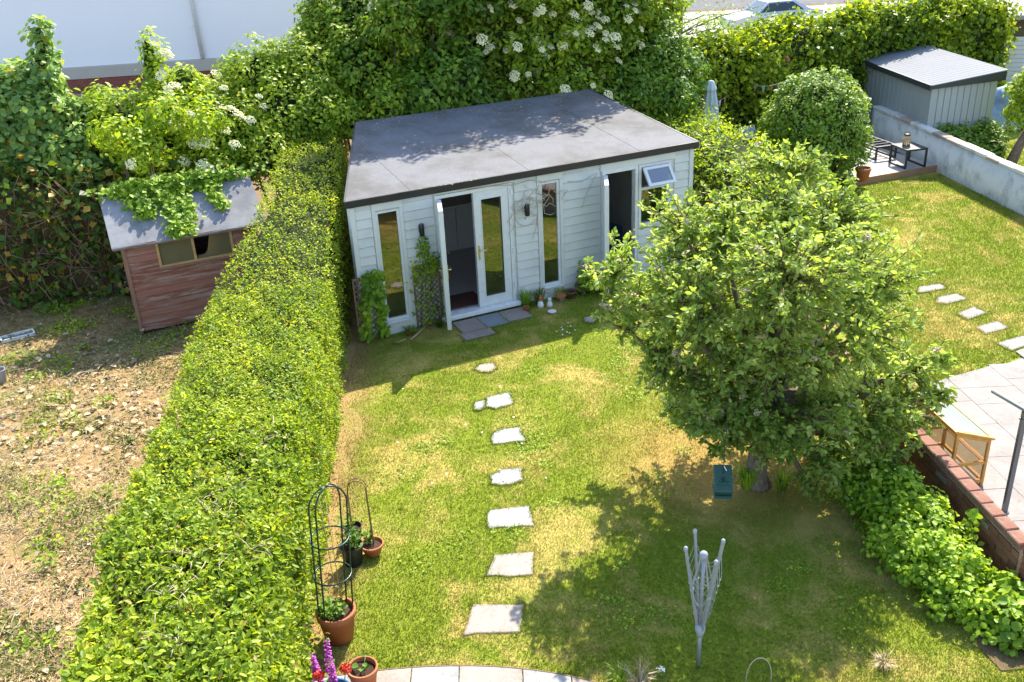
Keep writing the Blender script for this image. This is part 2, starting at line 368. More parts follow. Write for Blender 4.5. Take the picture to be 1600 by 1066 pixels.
M['lf_maple'] = m_leaf('lf_maple', (0.130,0.238,0.065), (0.234,0.376,0.090), (0.391,0.527,0.120), .45, (.42,.36,.04), .05, patch=.8)
M['lf_thicket'] = m_leaf('lf_thicket', (0.043,0.088,0.013), (0.086,0.156,0.020), (0.169,0.235,0.022), .35, (.42,.27,.04), .16, patch=1.2)
M['lf_border'] = m_leaf('lf_border', (0.118,0.226,0.014), (0.247,0.401,0.022), (0.429,0.564,0.040), .45, patch=1.4)
M['lf_pot'] = m_leaf('lf_pot', (0.078,0.176,0.020), (0.157,0.288,0.035), (0.287,0.414,0.070), .4, patch=3)
M['lf_clip'] = m_leaf('lf_clip', (.09,.12,.025), (.17,.20,.04), (.30,.29,.09), .3, (.36,.27,.12), .15, patch=2.0)
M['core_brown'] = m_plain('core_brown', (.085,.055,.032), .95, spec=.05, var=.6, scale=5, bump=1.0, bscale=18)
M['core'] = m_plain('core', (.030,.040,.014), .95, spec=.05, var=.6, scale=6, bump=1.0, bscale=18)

def lawn_colour(t, p):
    sx = t.n('ShaderNodeSeparateXYZ', Vector=p); X, Y = sx.outputs[0], sx.outputs[1]
    n1 = t.noise(p, .95, 4, .6, .6); n2 = t.noise(p, 3.2, 5, .65); n3 = t.noise(p, 26, 4, .7)
    dry = t.math('ADD', t.math('ADD', t.math('MULTIPLY', n1, 1.1), t.math('MULTIPLY', n2, .50)), t.math('MULTIPLY', n3, .27))
    dry = t.rng(dry, .86, 1.17)
    c = t.mix(t.rng(n3, .3, .7), (.150,.215,.012), (.255,.305,.020))
    c = t.mix(dry, c, t.mix(n3, (.54,.42,.13), (.44,.36,.09)))
    # worn strip along the long hedge and bare earth under the apple tree
    hd = t.math('ADD', t.math('ADD', X, t.math('MULTIPLY', t.math('SUBTRACT', Y, 7.0), .075)), 2.1)
    hd = t.math('ADD', hd, t.math('MULTIPLY', t.math('SUBTRACT', n2, .5), 1.1))
    worn = t.math('MULTIPLY', t.rng(hd, .0, .62, 1.0, 0.0), t.rng(X, -3.2, -3.0))
    c = t.mix(t.math('MULTIPLY', worn, .92), c, t.mix(n3, (.48,.31,.14), (.30,.17,.08)))
    dx, dy = t.math('SUBTRACT', X, 2.45), t.math('SUBTRACT', Y, 9.9)
    dd = t.math('SQRT', t.math('ADD', t.math('MULTIPLY', dx, dx), t.math('MULTIPLY', dy, dy)))
    dd = t.math('ADD', dd, t.math('MULTIPLY', t.math('SUBTRACT', n2, .5), 1.2))
    c = t.mix(t.math('MULTIPLY', t.rng(dd, .4, 1.9, 1.0, 0.0), .75), c, t.mix(n3, (.50,.30,.10), (.36,.21,.08)))
    return c, n3
def m_lawn():
    t = NT('lawn'); p = t.pos(); c, n3 = lawn_colour(t, p)
    return t.bsdf(t.mix(.25, c, (.10,.09,.03)), .95, spec=.1, normal=t.bump(n3, .03, .6))
def m_blades():
    t = NT('grass_blade'); c, n3 = lawn_colour(t, t.pos()); r = t.attr()
    c = t.mix(t.rng(r, .0, .5, .35, 0), c, (.075,.14,.012)); c = t.mix(t.rng(r, .7, 1.0, 0, .35), c, (.50,.46,.16))
    a = t.bsdf(c, .55, spec=.3, done=False); tr = t.n('ShaderNodeBsdfTranslucent', Color=c).outputs[0]
    return t.shmix(.35, a, tr)
M['lawn'] = m_lawn(); M['blade'] = m_blades()
def m_rough():
    t = NT('rough_ground'); p = t.pos(); n1 = t.noise(p, .9, 5, .65, .5); n2 = t.noise(p, 5, 6, .7); n3 = t.noise(p, 30, 4, .7)
    c = t.mix(t.rng(n2, .35, .65), (.36,.24,.105), (.21,.13,.065)); c = t.mix(t.rng(n3, .5, .9), c, (.46,.34,.17))
    c = t.mix(t.rng(n1, .5, .68), c, t.mix(n3, (.10,.12,.03), (.20,.19,.06)))
    return t.bsdf(c, .95, spec=.1, normal=t.bump(n3, .04, .8))
M['rough'] = m_rough()
M['litter'] = (lambda t: t.bsdf(t.mix(t.rng(t.attr(), .0, .7), (.24,.15,.08), (.44,.35,.22)), .85, spec=.2))(NT('litter'))
M['straw'] = (lambda t: t.bsdf(t.mix(t.attr(), (.30,.20,.085), (.52,.41,.22)), .8, spec=.2))(NT('straw'))
M['earth'] = m_plain('earth', (.16,.105,.065), .95, spec=.1, var=.4, scale=8, bump=1, bscale=20)

# ================================================================== THE SETTING
GY = 0.078                                   # the garden's long boundaries lean a little left
def hedge_right(y): return -2.1 - 0.075*(y - 7.0)
def sheet(name, poly, z, mat):
    me = bpy.data.meshes.new(name); me.from_pydata([(x, y, z) for x, y in poly], [], [tuple(range(len(poly)))])
    me.materials.append(mat); return tag(link(name, me), kind='structure')
sheet('ground', [(-300,-60),(300,-60),(300,500),(-300,500)], -.016, M['earth'])
sheet('lawn', [(-2.9,4.2),(4.8,4.2),(4.75,13),(4.2,18.5),(-3.0,18.5)], 0.0, M['lawn'])
sheet('neighbour_lawn', [(4.95,10.0),(10.55,10.0),(10.5,18.3),(10.05,22.6),(4.3,22.6)], -.002, M['lawn'])
sheet('far_lawn', [(10.7,14),(22,14),(22,26.4),(10.1,26.4)], -.004, M['lawn'])
sheet('rough_ground', [(-16,3.5),(-3.0,3.5),(-3.4,19.5),(-16,19.5)], -.006, M['rough'])
sheet('forecourt', [(-40,31),(60,40),(60,56.5),(-40,52)], -.010, M['concrete'])
sheet('road', [(-60,52.2),(80,57.8),(80,68),(-60,62)], -.007, M['asphalt'])

# ------------------------------------------------------------------ garden room
RY = .4267; RX0, RY0 = -2.346, 13.8653
room = empty('garden_room', (RX0, RY0, 0), RY, 'white boarded garden room with black edged flat grey felt roof', 'garden room')
W_, D_, HE = 6.2, 3.59, 2.20
def rz(u, v): return 2.30 + .33*(v/D_)
LB = 1.31                                    # the rear left corner is cut back along the hedge
# solid wall with its openings (local: x along the front, y towards the back)
openings = [(.38,.80,.215,2.06),(1.38,2.66,.07,2.13),(3.18,3.575,.215,2.06),(4.38,5.05,.07,2.05),(5.09,5.75,.95,2.05)]
wb = MB(); x = 0.0
for a, b_, z0, z1 in openings:
    wb.box((x,0,0),(a,.1,HE)); 
    if z0 > .1: wb.box((a,0.001,0),(b_,.099,z0))
    wb.box((a,0.001,z1),(b_,.099,HE)); x = b_
wb.box((x,0,0),(W_,.1,HE))
wb.build('front_wall', M['white_paint'], room)
sw = MB(); sw.prism([(W_-.1,.102),(W_,.102),(W_,D_),(W_-.1,D_)], 0, lambda x_, y_: rz(x_, y_)-.11); sw.build('side_wall', M['white_paint'], room)
sw = MB(); dl = Vector((LB, D_)).normalized()
sw.prism([(0,.102),(.13,.102),(LB+.12,D_-.1),(LB,D_-.1)], 0, lambda x_, y_: rz(x_, y_)-.11); sw.build('side_wall', M['white_paint'], room)
sw = MB(); sw.prism([(LB,D_-.098),(W_-.102,D_-.098),(W_-.102,D_),(LB,D_)], 0, rz(0,D_)-.12); sw.build('back_wall', M['interior'], room)
fl = MB(); fl.prism([(.14,.103),(W_-.105,.103),(W_-.105,D_-.1),(LB+.12,D_-.1)], .0, .09); fl.build('floor', M['carpet'], room)
cl = MB(); cl.prism([(.1,.104),(W_-.106,.104),(W_-.106,D_-.104),(LB+.1,D_-.104)], 2.13, 2.15); cl.build('ceiling', M['interior'], room)
# boards, one by one
def boards(u0, u1, z0=0.03, z1=2.17, step=.1485):
    z = z0
    while z < z1-.02:
        t = min(z+step, z1)
        o = MB()
        # overlapping board: thick lower edge, thin upper edge, shadow gap below
        vs = [(u0,-.030,z+.010),(u1,-.030,z+.010),(u1,-.012,t),(u0,-.012,t),(u0,-.001,z+.010),(u1,-.001,z+.010),(u1,-.001,t),(u0,-.001,t)]
        o.add(vs, [(0,1,2,3),(1,5,6,2),(5,4,7,6),(4,0,3,7),(3,2,6,7),(4,5,1,0)])
        o.build('board', M['white_paint'], room)
        z = t
for u0, u1 in ((.085,.335),(.845,1.335),(2.735,3.135),(3.625,4.325),(5.82,6.115)): boards(u0, u1)
for u0, u1 in ((5.09,5.75),): boards(u0, u1, .03, .90)
def trim(u0, u1, z0, z1, d=.038, name='trim'):
    MB().bev((u0,-d,z0),(u1,-.0015,z1),.004).build(name, M['white_paint'], room)
trim(0,.08,0,2.175,.042,'corner_board'); trim(6.12,6.2,0,2.175,.042,'corner_board')
trim(.34,.84,2.065,2.175); trim(1.34,2.73,2.15,2.176); trim(3.14,3.62,2.065,2.175); trim(4.33,5.815,2.06,2.175)
for u0, u1 in ((.34,.84),(3.14,3.62)):
    trim(u0,u0+.062,.205,2.063); trim(u1-.062,u1,.205,2.063); trim(u0,u1,.12,.203,.040); trim(u0,u1,.0,.118,.034)
# tall windows
def window(u0, u1, z0, z1, name='window'):
    wn = MB(); d0, d1, f = -.012, .06, .022
    for lo, hi in (((u0-.018,d0,z0-.018),(u0+f,d1,z1+.018)),((u1-f,d0,z0-.018),(u1+.018,d1,z1+.018)),((u0+f,d0+.001,z0-.018),(u1-f,d1,z0+f)),((u0+f,d0+.001,z1-f),(u1-f,d1,z1+.018))): wn.box(lo, hi)
    o = wn.build(name, M['upvc'], room)
    MB().box((u0+f,.012,z0+f),(u1-f,.022,z1-f)).build('pane', M['glass'], o)
    MB().bev((u0-.02,-.075,z0-.045),(u1+.02,-.002,z0-.019),.006).build('sill', M['upvc'], o)
window(.414,.765,.248,2.03); window(3.218,3.537,.248,2.03)
# double doors: frame, closed right leaf, open left leaf
fr = MB(); fr.box((1.36,-.045,.06),(1.42,.07,2.14)); fr.box((2.62,-.045,.06),(2.68,.07,2.14)); fr.box((1.42,-.044,2.085),(2.62,.07,2.14)); fr.bev((1.30,-.15,.055),(2.72,.07,.125),.012)
frame = fr.build('door_frame', M['upvc'], room)
def leaf(name, w_, z0, z1, parent, loc, rot):
    a = MB(); t0, t1, f = -.034, .034, .115
    a.box((0,t0,z0),(f,t1,z1)); a.box((w_-f,t0,z0),(w_,t1,z1)); a.box((f,t0+.001,z0),(w_-f,t1-.001,z0+.15)); a.box((f,t0+.001,z1-f),(w_-f,t1-.001,z1))
    o = a.build(name, M['upvc'], parent, loc, rot)
    MB().box((f,-.008,z0+.15),(w_-f,.008,z1-f)).build('pane', M['glass'], o)
    bd = MB()
    for s_ in (-1,1):
        for lo, hi in (((f,s_*.036-.004,z0+.15),(f+.014,s_*.036+.004,z1-f)),((w_-f-.014,s_*.036-.004,z0+.15),(w_-f,s_*.036+.004,z1-f)),((f+.014,s_*.036-.004,z0+.15),(w_-f-.014,s_*.036+.004,z0+.164)),((f+.014,s_*.036-.004,z1-f-.014),(w_-f-.014,s_*.036+.004,z1-f))): bd.box(lo, hi)
    bd.build('bead', M['upvc'], o)
    return o
def handle(parent, x_, side, zc=1.08, s=1):
    h = MB(); h.bev((x_-.016,side*.042-.006,zc-.12),(x_+.016,side*.042+.006,zc+.12),.004)
    h.tube([(x_,side*.045,zc+.04),(x_,side*.085,zc+.04),(x_+s*.02,side*.09,zc+.04),(x_+s*.13,side*.085,zc+.04)], .009, 8)
    return h.build('handle', M['brass'], parent)
rl = leaf('door_leaf', .605, .13, 2.08, room, (2.615,.0,0), (0,0,math.pi)); handle(rl, .555, 1, s=-1)
ll = leaf('door_leaf', .615, .13, 2.08, room, (1.425,-.05,0), (0,0,rad(-109))); handle(ll, .565, -1, s=-1); handle(ll, .565, 1, s=-1)
hg = MB()
for z in (.35,.95,1.55,1.95): hg.box((2.655,-.062,z),(2.69,-.046,z+.10))
hg.build('hinge', M['upvc'], frame)
# second door at the right end (behind the tree) with a leaf folded back, and a window with its top light open
fr = MB(); fr.box((4.36,-.045,.06),(4.42,.07,2.06)); fr.box((5.01,-.045,.06),(5.065,.07,2.06)); fr.box((4.42,-.044,2.0),(5.01,.07,2.06)); fr.bev((4.33,-.12,.05),(5.07,.07,.115),.01)
fr.build('door_frame', M['upvc'], room)
l2 = leaf('door_leaf', .60, .12, 1.99, room, (4.42,-.05,0), (0,0,rad(-119))); handle(l2, .55, 1, s=-1)
wn = MB()
for lo, hi in (((5.09,-.03,.95),(5.14,.06,2.05)),((5.70,-.03,.95),(5.75,.06,2.05)),((5.14,-.029,.95),(5.70,.06,1.0)),((5.14,-.029,2.0),(5.70,.06,2.05)),((5.14,-.029,1.60),(5.70,.06,1.645))): wn.box(lo, hi)
w3 = wn.build('window', M['upvc'], room)
MB().box((5.14,.012,1.0),(5.70,.022,1.60)).build('pane', M['glass'], w3)
sm = MB(); sx, sz = .27, .35
for lo, hi in (((-sx,-.02,-sz),(-sx+.05,.02,0)),((sx-.05,-.02,-sz),(sx,.02,0)),((-sx+.05,-.019,-sz),(sx-.05,.02,-sz+.05)),((-sx+.05,-.019,-.05),(sx-.05,.02,0))): sm.box(lo, hi)
sm.build('top_light', M['upvc'], w3, (5.42,-.055,1.995), (rad(-38),0,0))
MB().box((-sx+.05,-.006,-sz+.05),(sx-.05,.006,-.05)).build('pane', M['glass'], w3, (5.42,-.055,1.995), (rad(-38),0,0))
# roof: deck, felt sheets lapping each other, black fascia and drip
OV = .085
def edge_u(v): return -.06 + (LB+.02)*max(v,0)/D_
rf = MB(); rf.prism([(-.05,-OV+.03),(W_+.04,-OV+.03),(W_+.04,D_+.05),(LB,D_+.05)], lambda a,b_: rz(a,b_)-.105, lambda a,b_: rz(a,b_)-.012); roof = rf.build('roof', M['black_trim'], room)
us = [-.06,.98,1.98,3.0,4.03,5.1,W_+.05]
for i in range(6):
    u0, u1 = us[i], us[i+1] + (.05 if i < 5 else 0); k = .0035*(i % 2) ; v0, v1 = -OV, D_+.06
    poly = [(max(u0, edge_u(v0)), v0), (u1, v0)]
    # clip the sheet by the slanted left edge
    if edge_u(v1) > u0:
        vb = (u0+.06)*D_/(LB+.02) if u0 > -.06 else v0
        if edge_u(v1) > u1:
            vt = (u1+.06)*D_/(LB+.02); poly += [(u1, vt)]
        else: poly += [(u1, v1), (edge_u(v1), v1)]
        if vb > v0+1e-4: poly += [(u0, vb)]
    else: poly += [(u1, v1), (u0, v1)]
    MB().prism(poly, lambda a,b_: rz(a,b_)-.010, lambda a,b_, k=k: rz(a,b_)+.0015+k).build('felt_sheet', M['felt'], roof)
fs = MB(); fs.box((-.07,-OV-.012,2.195),(W_+.06,-OV+.026,2.302)); fs.build('fascia', M['black_trim'], roof)
fs = MB(); fs.prism([(W_+.042,-OV+.027),(W_+.065,-OV+.027),(W_+.065,D_+.07),(W_+.042,D_+.07)], lambda a,b_: rz(a,b_)-.10, lambda a,b_: rz(a,b_)+.012); fs.build('fascia', M['black_trim'], roof)
fs = MB(); fs.prism([(-.075,-OV+.027),(-.052,-OV+.027),(LB-.002,D_+.07),(LB-.03,D_+.07)], lambda a,b_: rz(a,b_)-.10, lambda a,b_: rz(a,b_)+.010); fs.build('fascia', M['black_trim'], roof)

def in_room(u, v, z=0):
    p = room_m @ Vector((u, v, z)); return p
room_m = Matrix.Translation((RX0, RY0, 0)) @ Matrix.Rotation(RY, 4, 'Z')
# wall lamps
for u, lb in ((1.09,'dark cylindrical wall lamp above the trellis left of the double doors'),(2.92,'dark cylindrical wall lamp between the double doors and the second tall window')):
    t = empty('wall_lamp', in_room(u,-.03,1.66), RY, lb, 'wall lamp', 'up and down lamps on the boarded wall')
    MB().bev((-.03,-.022,-.05),(.03,.0,.05),.004).build('bracket', M['lamp_body'], t)
    MB().lathe([(.0,-.095),(.036,-.095),(.04,-.088),(.04,.088),(.036,.095),(.0,.095)], 16, (0,-.065,0)).build('lamp_body', M['lamp_body'], t)
    MB().lathe([(.0,.0),(.03,.0),(.03,.003),(.0,.003)], 14, (0,-.065,.0955)).build('lens', M['frosted'], t)
# things inside, seen through the open doors
t = empty('kitchen_unit', in_room(2.0,D_-.72,.091), RY, 'low grey cupboard unit against the back wall inside the garden room', 'cupboard')
MB().bev((-.25,0,0),(1.9,.58,.86),.006).build('carcass', M['cabinet'], t)
for k in range(4): MB().bev((-.24+k*.535,-.02,.08),(.28+k*.535,-.001,.85),.004).build('door', M['cabinet'], t)
MB().bev((-.27,-.03,.862),(1.92,.58,.90),.005).build('worktop', M['interior'], t)
MB().bev((-.42,-.28,0),(.42,.28,.014),.005).build('doormat', M['rug'], None, in_room(1.80,.47,.0915), (0,0,RY))
tag(bpy.data.objects['doormat'], 'dark red patterned mat just inside the open double doors', 'mat')
t = empty('armchair', in_room(4.85,1.0,.091), RY+.4, 'dark blue upholstered chair inside the second doorway behind the tree', 'armchair')
MB().bev((-.32,-.30,.14),(.32,.32,.42),.05).build('seat', M['blue_fabric'], t); MB().bev((-.32,.22,.425),(.32,.38,.88),.05).build('backrest', M['blue_fabric'], t)
for s_ in (-1,1): MB().bev((s_*.37-.045,-.30,.14),(s_*.37+.045,.38,.60),.03).build('armrest', M['blue_fabric'], t)
for a in (-1,1):
    for c in (-1,1): MB().box((a*.3-.02,c*.27-.02,0),(a*.3+.02,c*.27+.02,.14)).build('leg', M['black_plastic'], t)

# trellises on the front wall, every lath a piece
def trellis(u0, u1, z1, lb):
    t = empty('trellis', in_room(u0,-.05,0.0), RY, lb, 'trellis', 'brown lattice trellises on the garden room')
    w_ = u1-u0; z0 = .02
    for lo, hi in (((0,-.03,z0),(.025,0,z1)),((w_-.025,-.03,z0),(w_,0,z1)),((.025,-.029,z1-.025),(w_-.025,0,z1)),((.025,-.029,z0),(w_-.025,0,z0+.025))): MB().box(lo, hi).build('frame_bar', M['trellis_wood'], t)
    for s_ in (1,-1):
        c = -w_
        while c < z1-z0+w_:
            # line z = z0 + c + s*x, clipped to the frame
            if s_ > 0: xa, xb = max(.02, -c), min(w_-.02, z1-z0-c)
            else: xa, xb = max(.02, c-(z1-z0)), min(w_-.02, c)
            if xb-xa > .04:
                y = -.012 if s_ > 0 else -.021
                MB().bar((xa,y,z0+c+s_*xa),(xb,y,z0+c+s_*xb),.014,.008,(0,1,0)).build('lath', M['trellis_wood'], t)
            c += .088
    return t
trellis(-.10,.335,1.07,'brown lattice trellis at the corner beside the hedge, under broad ivy')
trellis(.885,1.345,1.07,'brown lattice trellis between the first tall window and the open door')

# ------------------------------------------------------------------ timber shed next door
SY = .42; sb = at(222,522); shed = empty('timber_shed', (sb.x, sb.y, 0), SY, 'weathered red brown timber shed with grey felt roof and broken window', 'shed')
SW, SDp, EV, RG = 2.1, 1.55, 1.60, 2.12
MB().box((.02,.02,.04),(SW-.02,.05,1.06)).build('lining', M['shed_trim'], shed)
for k in range(13):
    z = .04 + k*.118; t = min(z+.118, EV-.01)
    spans = [(.03,SW-.03)] if z < 1.02 else [(.03,.49),(1.70,SW-.03)]
    for a, c in spans:
        o = MB(); vs = [(a,-.016,z+.006),(c,-.016,z+.006),(c,-.008,t),(a,-.008,t),(a,.018,z+.006),(c,.018,z+.006),(c,.018,t),(a,.018,t)]
        o.add(vs, [(0,1,2,3),(1,5,6,2),(5,4,7,6),(4,0,3,7),(3,2,6,7),(4,5,1,0)]); o.build('board', M['shed_wood'], shed)
for a in (-.02, SW-.03): MB().box((a,-.03,0),(a+.05,.04,EV)).build('corner_post', M['shed_trim'], shed)
for a in (-.005, SW-.015):
    o = MB(); o.add([(a,.04,.02),(a,SDp,.02),(a,SDp,EV),(a,SDp/2,RG-.02),(a,.04,EV),(a+.02,.04,.02),(a+.02,SDp,.02),(a+.02,SDp,EV),(a+.02,SDp/2,RG-.02),(a+.02,.04,EV)],
        [(4,3,2,1,0),(5,6,7,8,9),(0,1,6,5),(1,2,7,6),(2,3,8,7),(3,4,9,8),(4,0,5,9)]); o.build('side_wall', M['shed_wood'], shed)
MB().box((.02,SDp-.02,.02),(SW-.02,SDp,EV)).build('back_wall', M['shed_wood'], shed)
MB().box((.02,.06,.02),(SW-.02,SDp-.03,.05)).build('floor', M['shed_trim'], shed)
wf = MB()
for lo, hi in (((.49,-.03,1.075),(.53,.03,EV-.005)),((1.045,-.03,1.075),(1.085,.03,EV-.005)),((1.66,-.03,1.075),(1.70,.03,EV-.005)),((.53,-.029,1.075),(1.045,.03,1.11)),((1.085,-.029,1.075),(1.66,.03,1.11))): wf.box(lo, hi)
wfo = wf.build('window_frame', M['raw_wood'], shed); 
MB().bev((.47,-.055,1.045),(1.72,-.017,1.074),.006).build('sill', M['shed_trim'], wfo)
MB().box((.53,-.004,1.11),(1.045,.0,EV-.005)).build('pane', M['dirty_glass'], wfo)
o = MB(); o.add([(1.085,-.003,1.11),(1.66,-.003,1.11),(1.66,-.003,1.59),(1.36,-.003,1.59),(1.30,-.003,1.25),(1.22,-.003,1.17),(1.085,-.003,1.16)], [(0,1,2,3,4,5,6)]); o.build('broken_pane', M['dirty_glass'], wfo)
def slope(y): return EV + (RG-EV)*(1-abs(y-SDp/2)/(SDp/2))
for s_, (y0, y1) in enumerate(((-.13,SDp/2),(SDp/2,SDp+.13))):
    o = MB(); g = lambda y: EV+.012 + (RG-EV)*(y/(SDp/2)) if s_ == 0 else EV+.012 + (RG-EV)*((SDp-y)/(SDp/2))
    n_ = 8; x0, x1 = -.16, SW+.16; vs = []; fc = []
    for i in range(n_+1):
        xx = x0+(x1-x0)*i/n_
        for y in (y0,y1): vs += [(xx,y,g(y)+.006*math.sin(i*2.3+s_)),(xx,y,g(y)+.026+.006*math.sin(i*2.3+s_))]
    for i in range(n_):
        q = i*4; fc += [(q+1,q+5,q+7,q+3),(q,q+2,q+6,q+4),(q,q+4,q+5,q+1),(q+2,q+3,q+7,q+6)]
    fc += [(0,1,3,2),(n_*4,n_*4+2,n_*4+3,n_*4+1)]
    o.add(vs, fc); o.build('roof_slope', M['shed_felt'], shed)
MB().bar((-.15,-.105,EV-.065),(SW+.15,-.105,EV-.065),.02,.06).build('eaves_board', M['shed_trim'], shed)
t = MB().bev((-.09,-.012,0),(.09,.012,.62),.004).build('loose_plank', M['raw_wood'], None, shed.matrix_basis @ Vector((1.33,.12,1.0)), (rad(-8),rad(17),SY))
tag(t, 'bare yellow plank leaning behind the broken shed window', 'plank')

# ------------------------------------------------------------------ grey metal shed
z0 = 1.72; A = at(1457,139,z0); B = at(1358,98,z0); Cc = at(1557,124,1.84)
a1 = math.atan2(Cc.y-A.y, Cc.x-A.x); a2 = math.atan2(B.y-A.y, B.x-A.x)-math.pi/2; my = (a1+a2)/2; ux = Vector((math.cos(my), math.sin(my)))
ms = empty('metal_shed', (A.x, A.y, 0), my, 'grey metal shed with ribbed panels and dark roof edge', 'shed')
mw = (Cc-A).length; vy = Vector((-ux.y, ux.x)); md = Vector((B.x-A.x, B.y-A.y)).dot(vy)
HL, HR = 1.72, 1.84; mw = Vector((Cc.x-A.x, Cc.y-A.y)).dot(ux)
MB().box((.02,.02,.0),(mw-.02,md-.02,HL-.02)).build('carcass', M['metal_roof'], ms)
def panels(n, length, along):
    p = length/n
    for i in range(n):
        a, c = i*p+.005, (i+1)*p-.005
        if along == 'x': MB().bev((a,-.012,.02),(c,.018,HL+(HR-HL)*(i+.5)/n),.006).build('panel', M['metal_panel'], ms)
        elif along == 'r': MB().bev((mw-.018,a,.02),(mw+.012,c,HR),.006).build('panel', M['metal_panel'], ms)
        else: MB().bev((-.012,a,.02),(.018,c,HL),.006).build('panel', M['metal_panel'], ms)
panels(10, mw, 'x'); panels(16, md, 'y'); panels(16, md, 'r')
for p in ((-.02,-.02),): MB().box((p[0],p[1],0),(p[0]+.05,p[1]+.05,HL)).build('corner_strip', M['metal_panel'], ms)
def rzz(x_, y_): return HL+.10 + .26*max(0,min(1,(x_+.1)/(mw+.2)))
MB().prism([(-.10,-.10),(mw+.14,-.10),(mw+.14,md+.1),(-.10,md+.1)], lambda a,c: HL+.002+(HR-HL)*max(0,min(1,a/mw)), lambda a,c: rzz(a,c)-.02).build('roof_frame', M['anthracite'], ms)
nr = 22
for i in range(nr):
    y0, y1 = -.13+(md+.26)*i/nr+.006, -.13+(md+.26)*(i+1)/nr-.006
    MB().prism([(-.09,y0),(mw+.16,y0),(mw+.16,y1),(-.09,y1)], lambda a,c: rzz(a,c)-.018, lambda a,c: rzz(a,c)+.004).build('roof_rib', M['metal_roof'], ms)
MB().box((-.135,-.14,HL-.01),(-.092,md+.14,HL+.115)).build('gutter', M['anthracite'], ms)

# ------------------------------------------------------------------ white rendered wall between the right hand gardens
wA = Vector((10.62,16.2)); wB = Vector((9.86,25.2)); wd = (wB-wA); wl = wd.length; wyaw = math.atan2(wd.y, wd.x)
wl_o = empty('garden_wall', (wA.x, wA.y, 0), wyaw, 'whitewashed rendered garden wall with rough coping, beside the right hand lawn', 'wall')
o = MB(); nx = 60; vs = []; fc = []
for i in range(nx+1):
    xx = wl*i/nx
    for yy, zz in ((-.09,0),(-.09,.42),(-.085,.80),(.09,.80),(.09,0)): vs.append((xx, yy+.008*math.sin(xx*5.1+zz*7), zz+.012*math.sin(xx*2.3)*(zz>.6)))
for i in range(nx):
    for k in range(4): q = i*5+k; fc.append((q,q+5,q+6,q+1))
fc += [(0,1,2,3,4),(nx*5+4,nx*5+3,nx*5+2,nx*5+1,nx*5)]
o.add(vs, fc, True); o.build('wall_body', M['render_wall'], wl_o)
xx = 0.0; r_ = random.Random(3)
while xx < wl-.2:
    ln = r_.uniform(.42,.62); h = r_.uniform(.045,.065)
    MB().bev((xx+.004,-.115+r_.uniform(-.01,.01),.79),(min(xx+ln,wl)-.004,.11,.80+h),.014).build('coping_stone', M['coping'] if r_.random()<.5 else M['render_wall'], wl_o); xx += ln

# ------------------------------------------------------------------ low brick wall round the right hand patio
bw = empty('brick_wall', (4.70, 7.28, 0), math.pi/2 + GY, 'low red brown brick retaining wall with brick-on-edge coping, beside the patio', 'wall')
BL, BH, BT = 5.6, .50, .115
MB().box((0,-BT+.012,0),(BL,-.012,BH-.006)).build('wall_core', M['mortar'], bw)
brick_me = MB().bev((-.1075,-.02,-.0325),(.1075,.02,.0325),.006).mesh('brick', M['brick'])
half_me = MB().bev((-.05,-.02,-.0325),(.05,.02,.0325),.006).mesh('half_brick', M['brick'])
cap_me = MB().bev((-.107,-.072,-.036),(.107,.072,.036),.010).mesh('cap_brick', M['cap_brick'])
def jig(o, s=.003): o.location.x += r_.uniform(-s,s); o.location.y += r_.uniform(-s,s); o.rotation_euler = (r_.uniform(-.01,.01), r_.uniform(-.012,.012), r_.uniform(-.012,.012))
for k in range(6):
    zc = .045 + k*.0755; x_ = .115 if k % 2 == 0 else .0
    if k % 2: jig(link('brick', half_me, bw, (.058,-.012,zc)))
    xs = .1125 if k % 2 == 0 else .228
    while xs < 4.6:
        jig(link('brick', brick_me, bw, (xs,-.012,zc))); xs += .2255
xs = .11
while xs < BL-.08:
    jig(link('coping_brick', cap_me, bw, (xs,-BT/2,BH+.034))); xs += .2245
# pier at the near end and the lower return towards the house
pr = empty('brick_pier', (4.72, 7.02, 0), math.pi/2 + GY, 'square brick pier ending the low wall in the lower right corner', 'pier')
MB().box((-.16,-.30,0),(.16,.03,.60)).build('pier_core', M['mortar'], pr)
pme = MB().bev((-.078,-.02,-.0325),(.078,.02,.0325),.006).mesh('pier_brick', M['brick'])
for k in range(8):
    for xs in (-.082,.082): jig(link('brick', pme, pr, (xs,.022,.045+k*.0755)))
    for ys in (-.215,-.055): link('brick', pme, pr, (-.152,ys,.045+k*.0755), (0,0,math.pi/2))
for k in range(2):
    for j in range(2): jig(link('coping_brick', cap_me, pr, (-.09+j*.20,-.21+k*.15,.64)))
rt = empty('brick_return', (4.78, 4.4, 0), math.pi/2 + GY*.2, 'brick wall running on from the pier towards the viewer at the right edge', 'wall')
MB().box((0,-.11,0),(2.42,-.012,.46)).build('wall_core', M['mortar'], rt)
for k in range(6):
    xs = .1125 if k % 2 == 0 else .228
    while xs < 2.36: jig(link('brick', brick_me, rt, (xs,-.012,.045+k*.0755))); xs += .2255
xs = .11
while xs < 2.36: jig(link('coping_brick', cap_me, rt, (xs,-.06,.495))); xs += .2245
MB().bev((-.11,-.004,-.026),(.11,.006,.026),.003).build('vent_tile', M['frosted'], bw, (1.42,.014,.40))
tag(bpy.data.objects['vent_tile'], 'pale plastic vent set in the brick wall face')
MB().bev((-.06,-.004,-.026),(.06,.006,.026),.003).build('vent_tile', M['frosted'], bw, (.55,.014,.40))

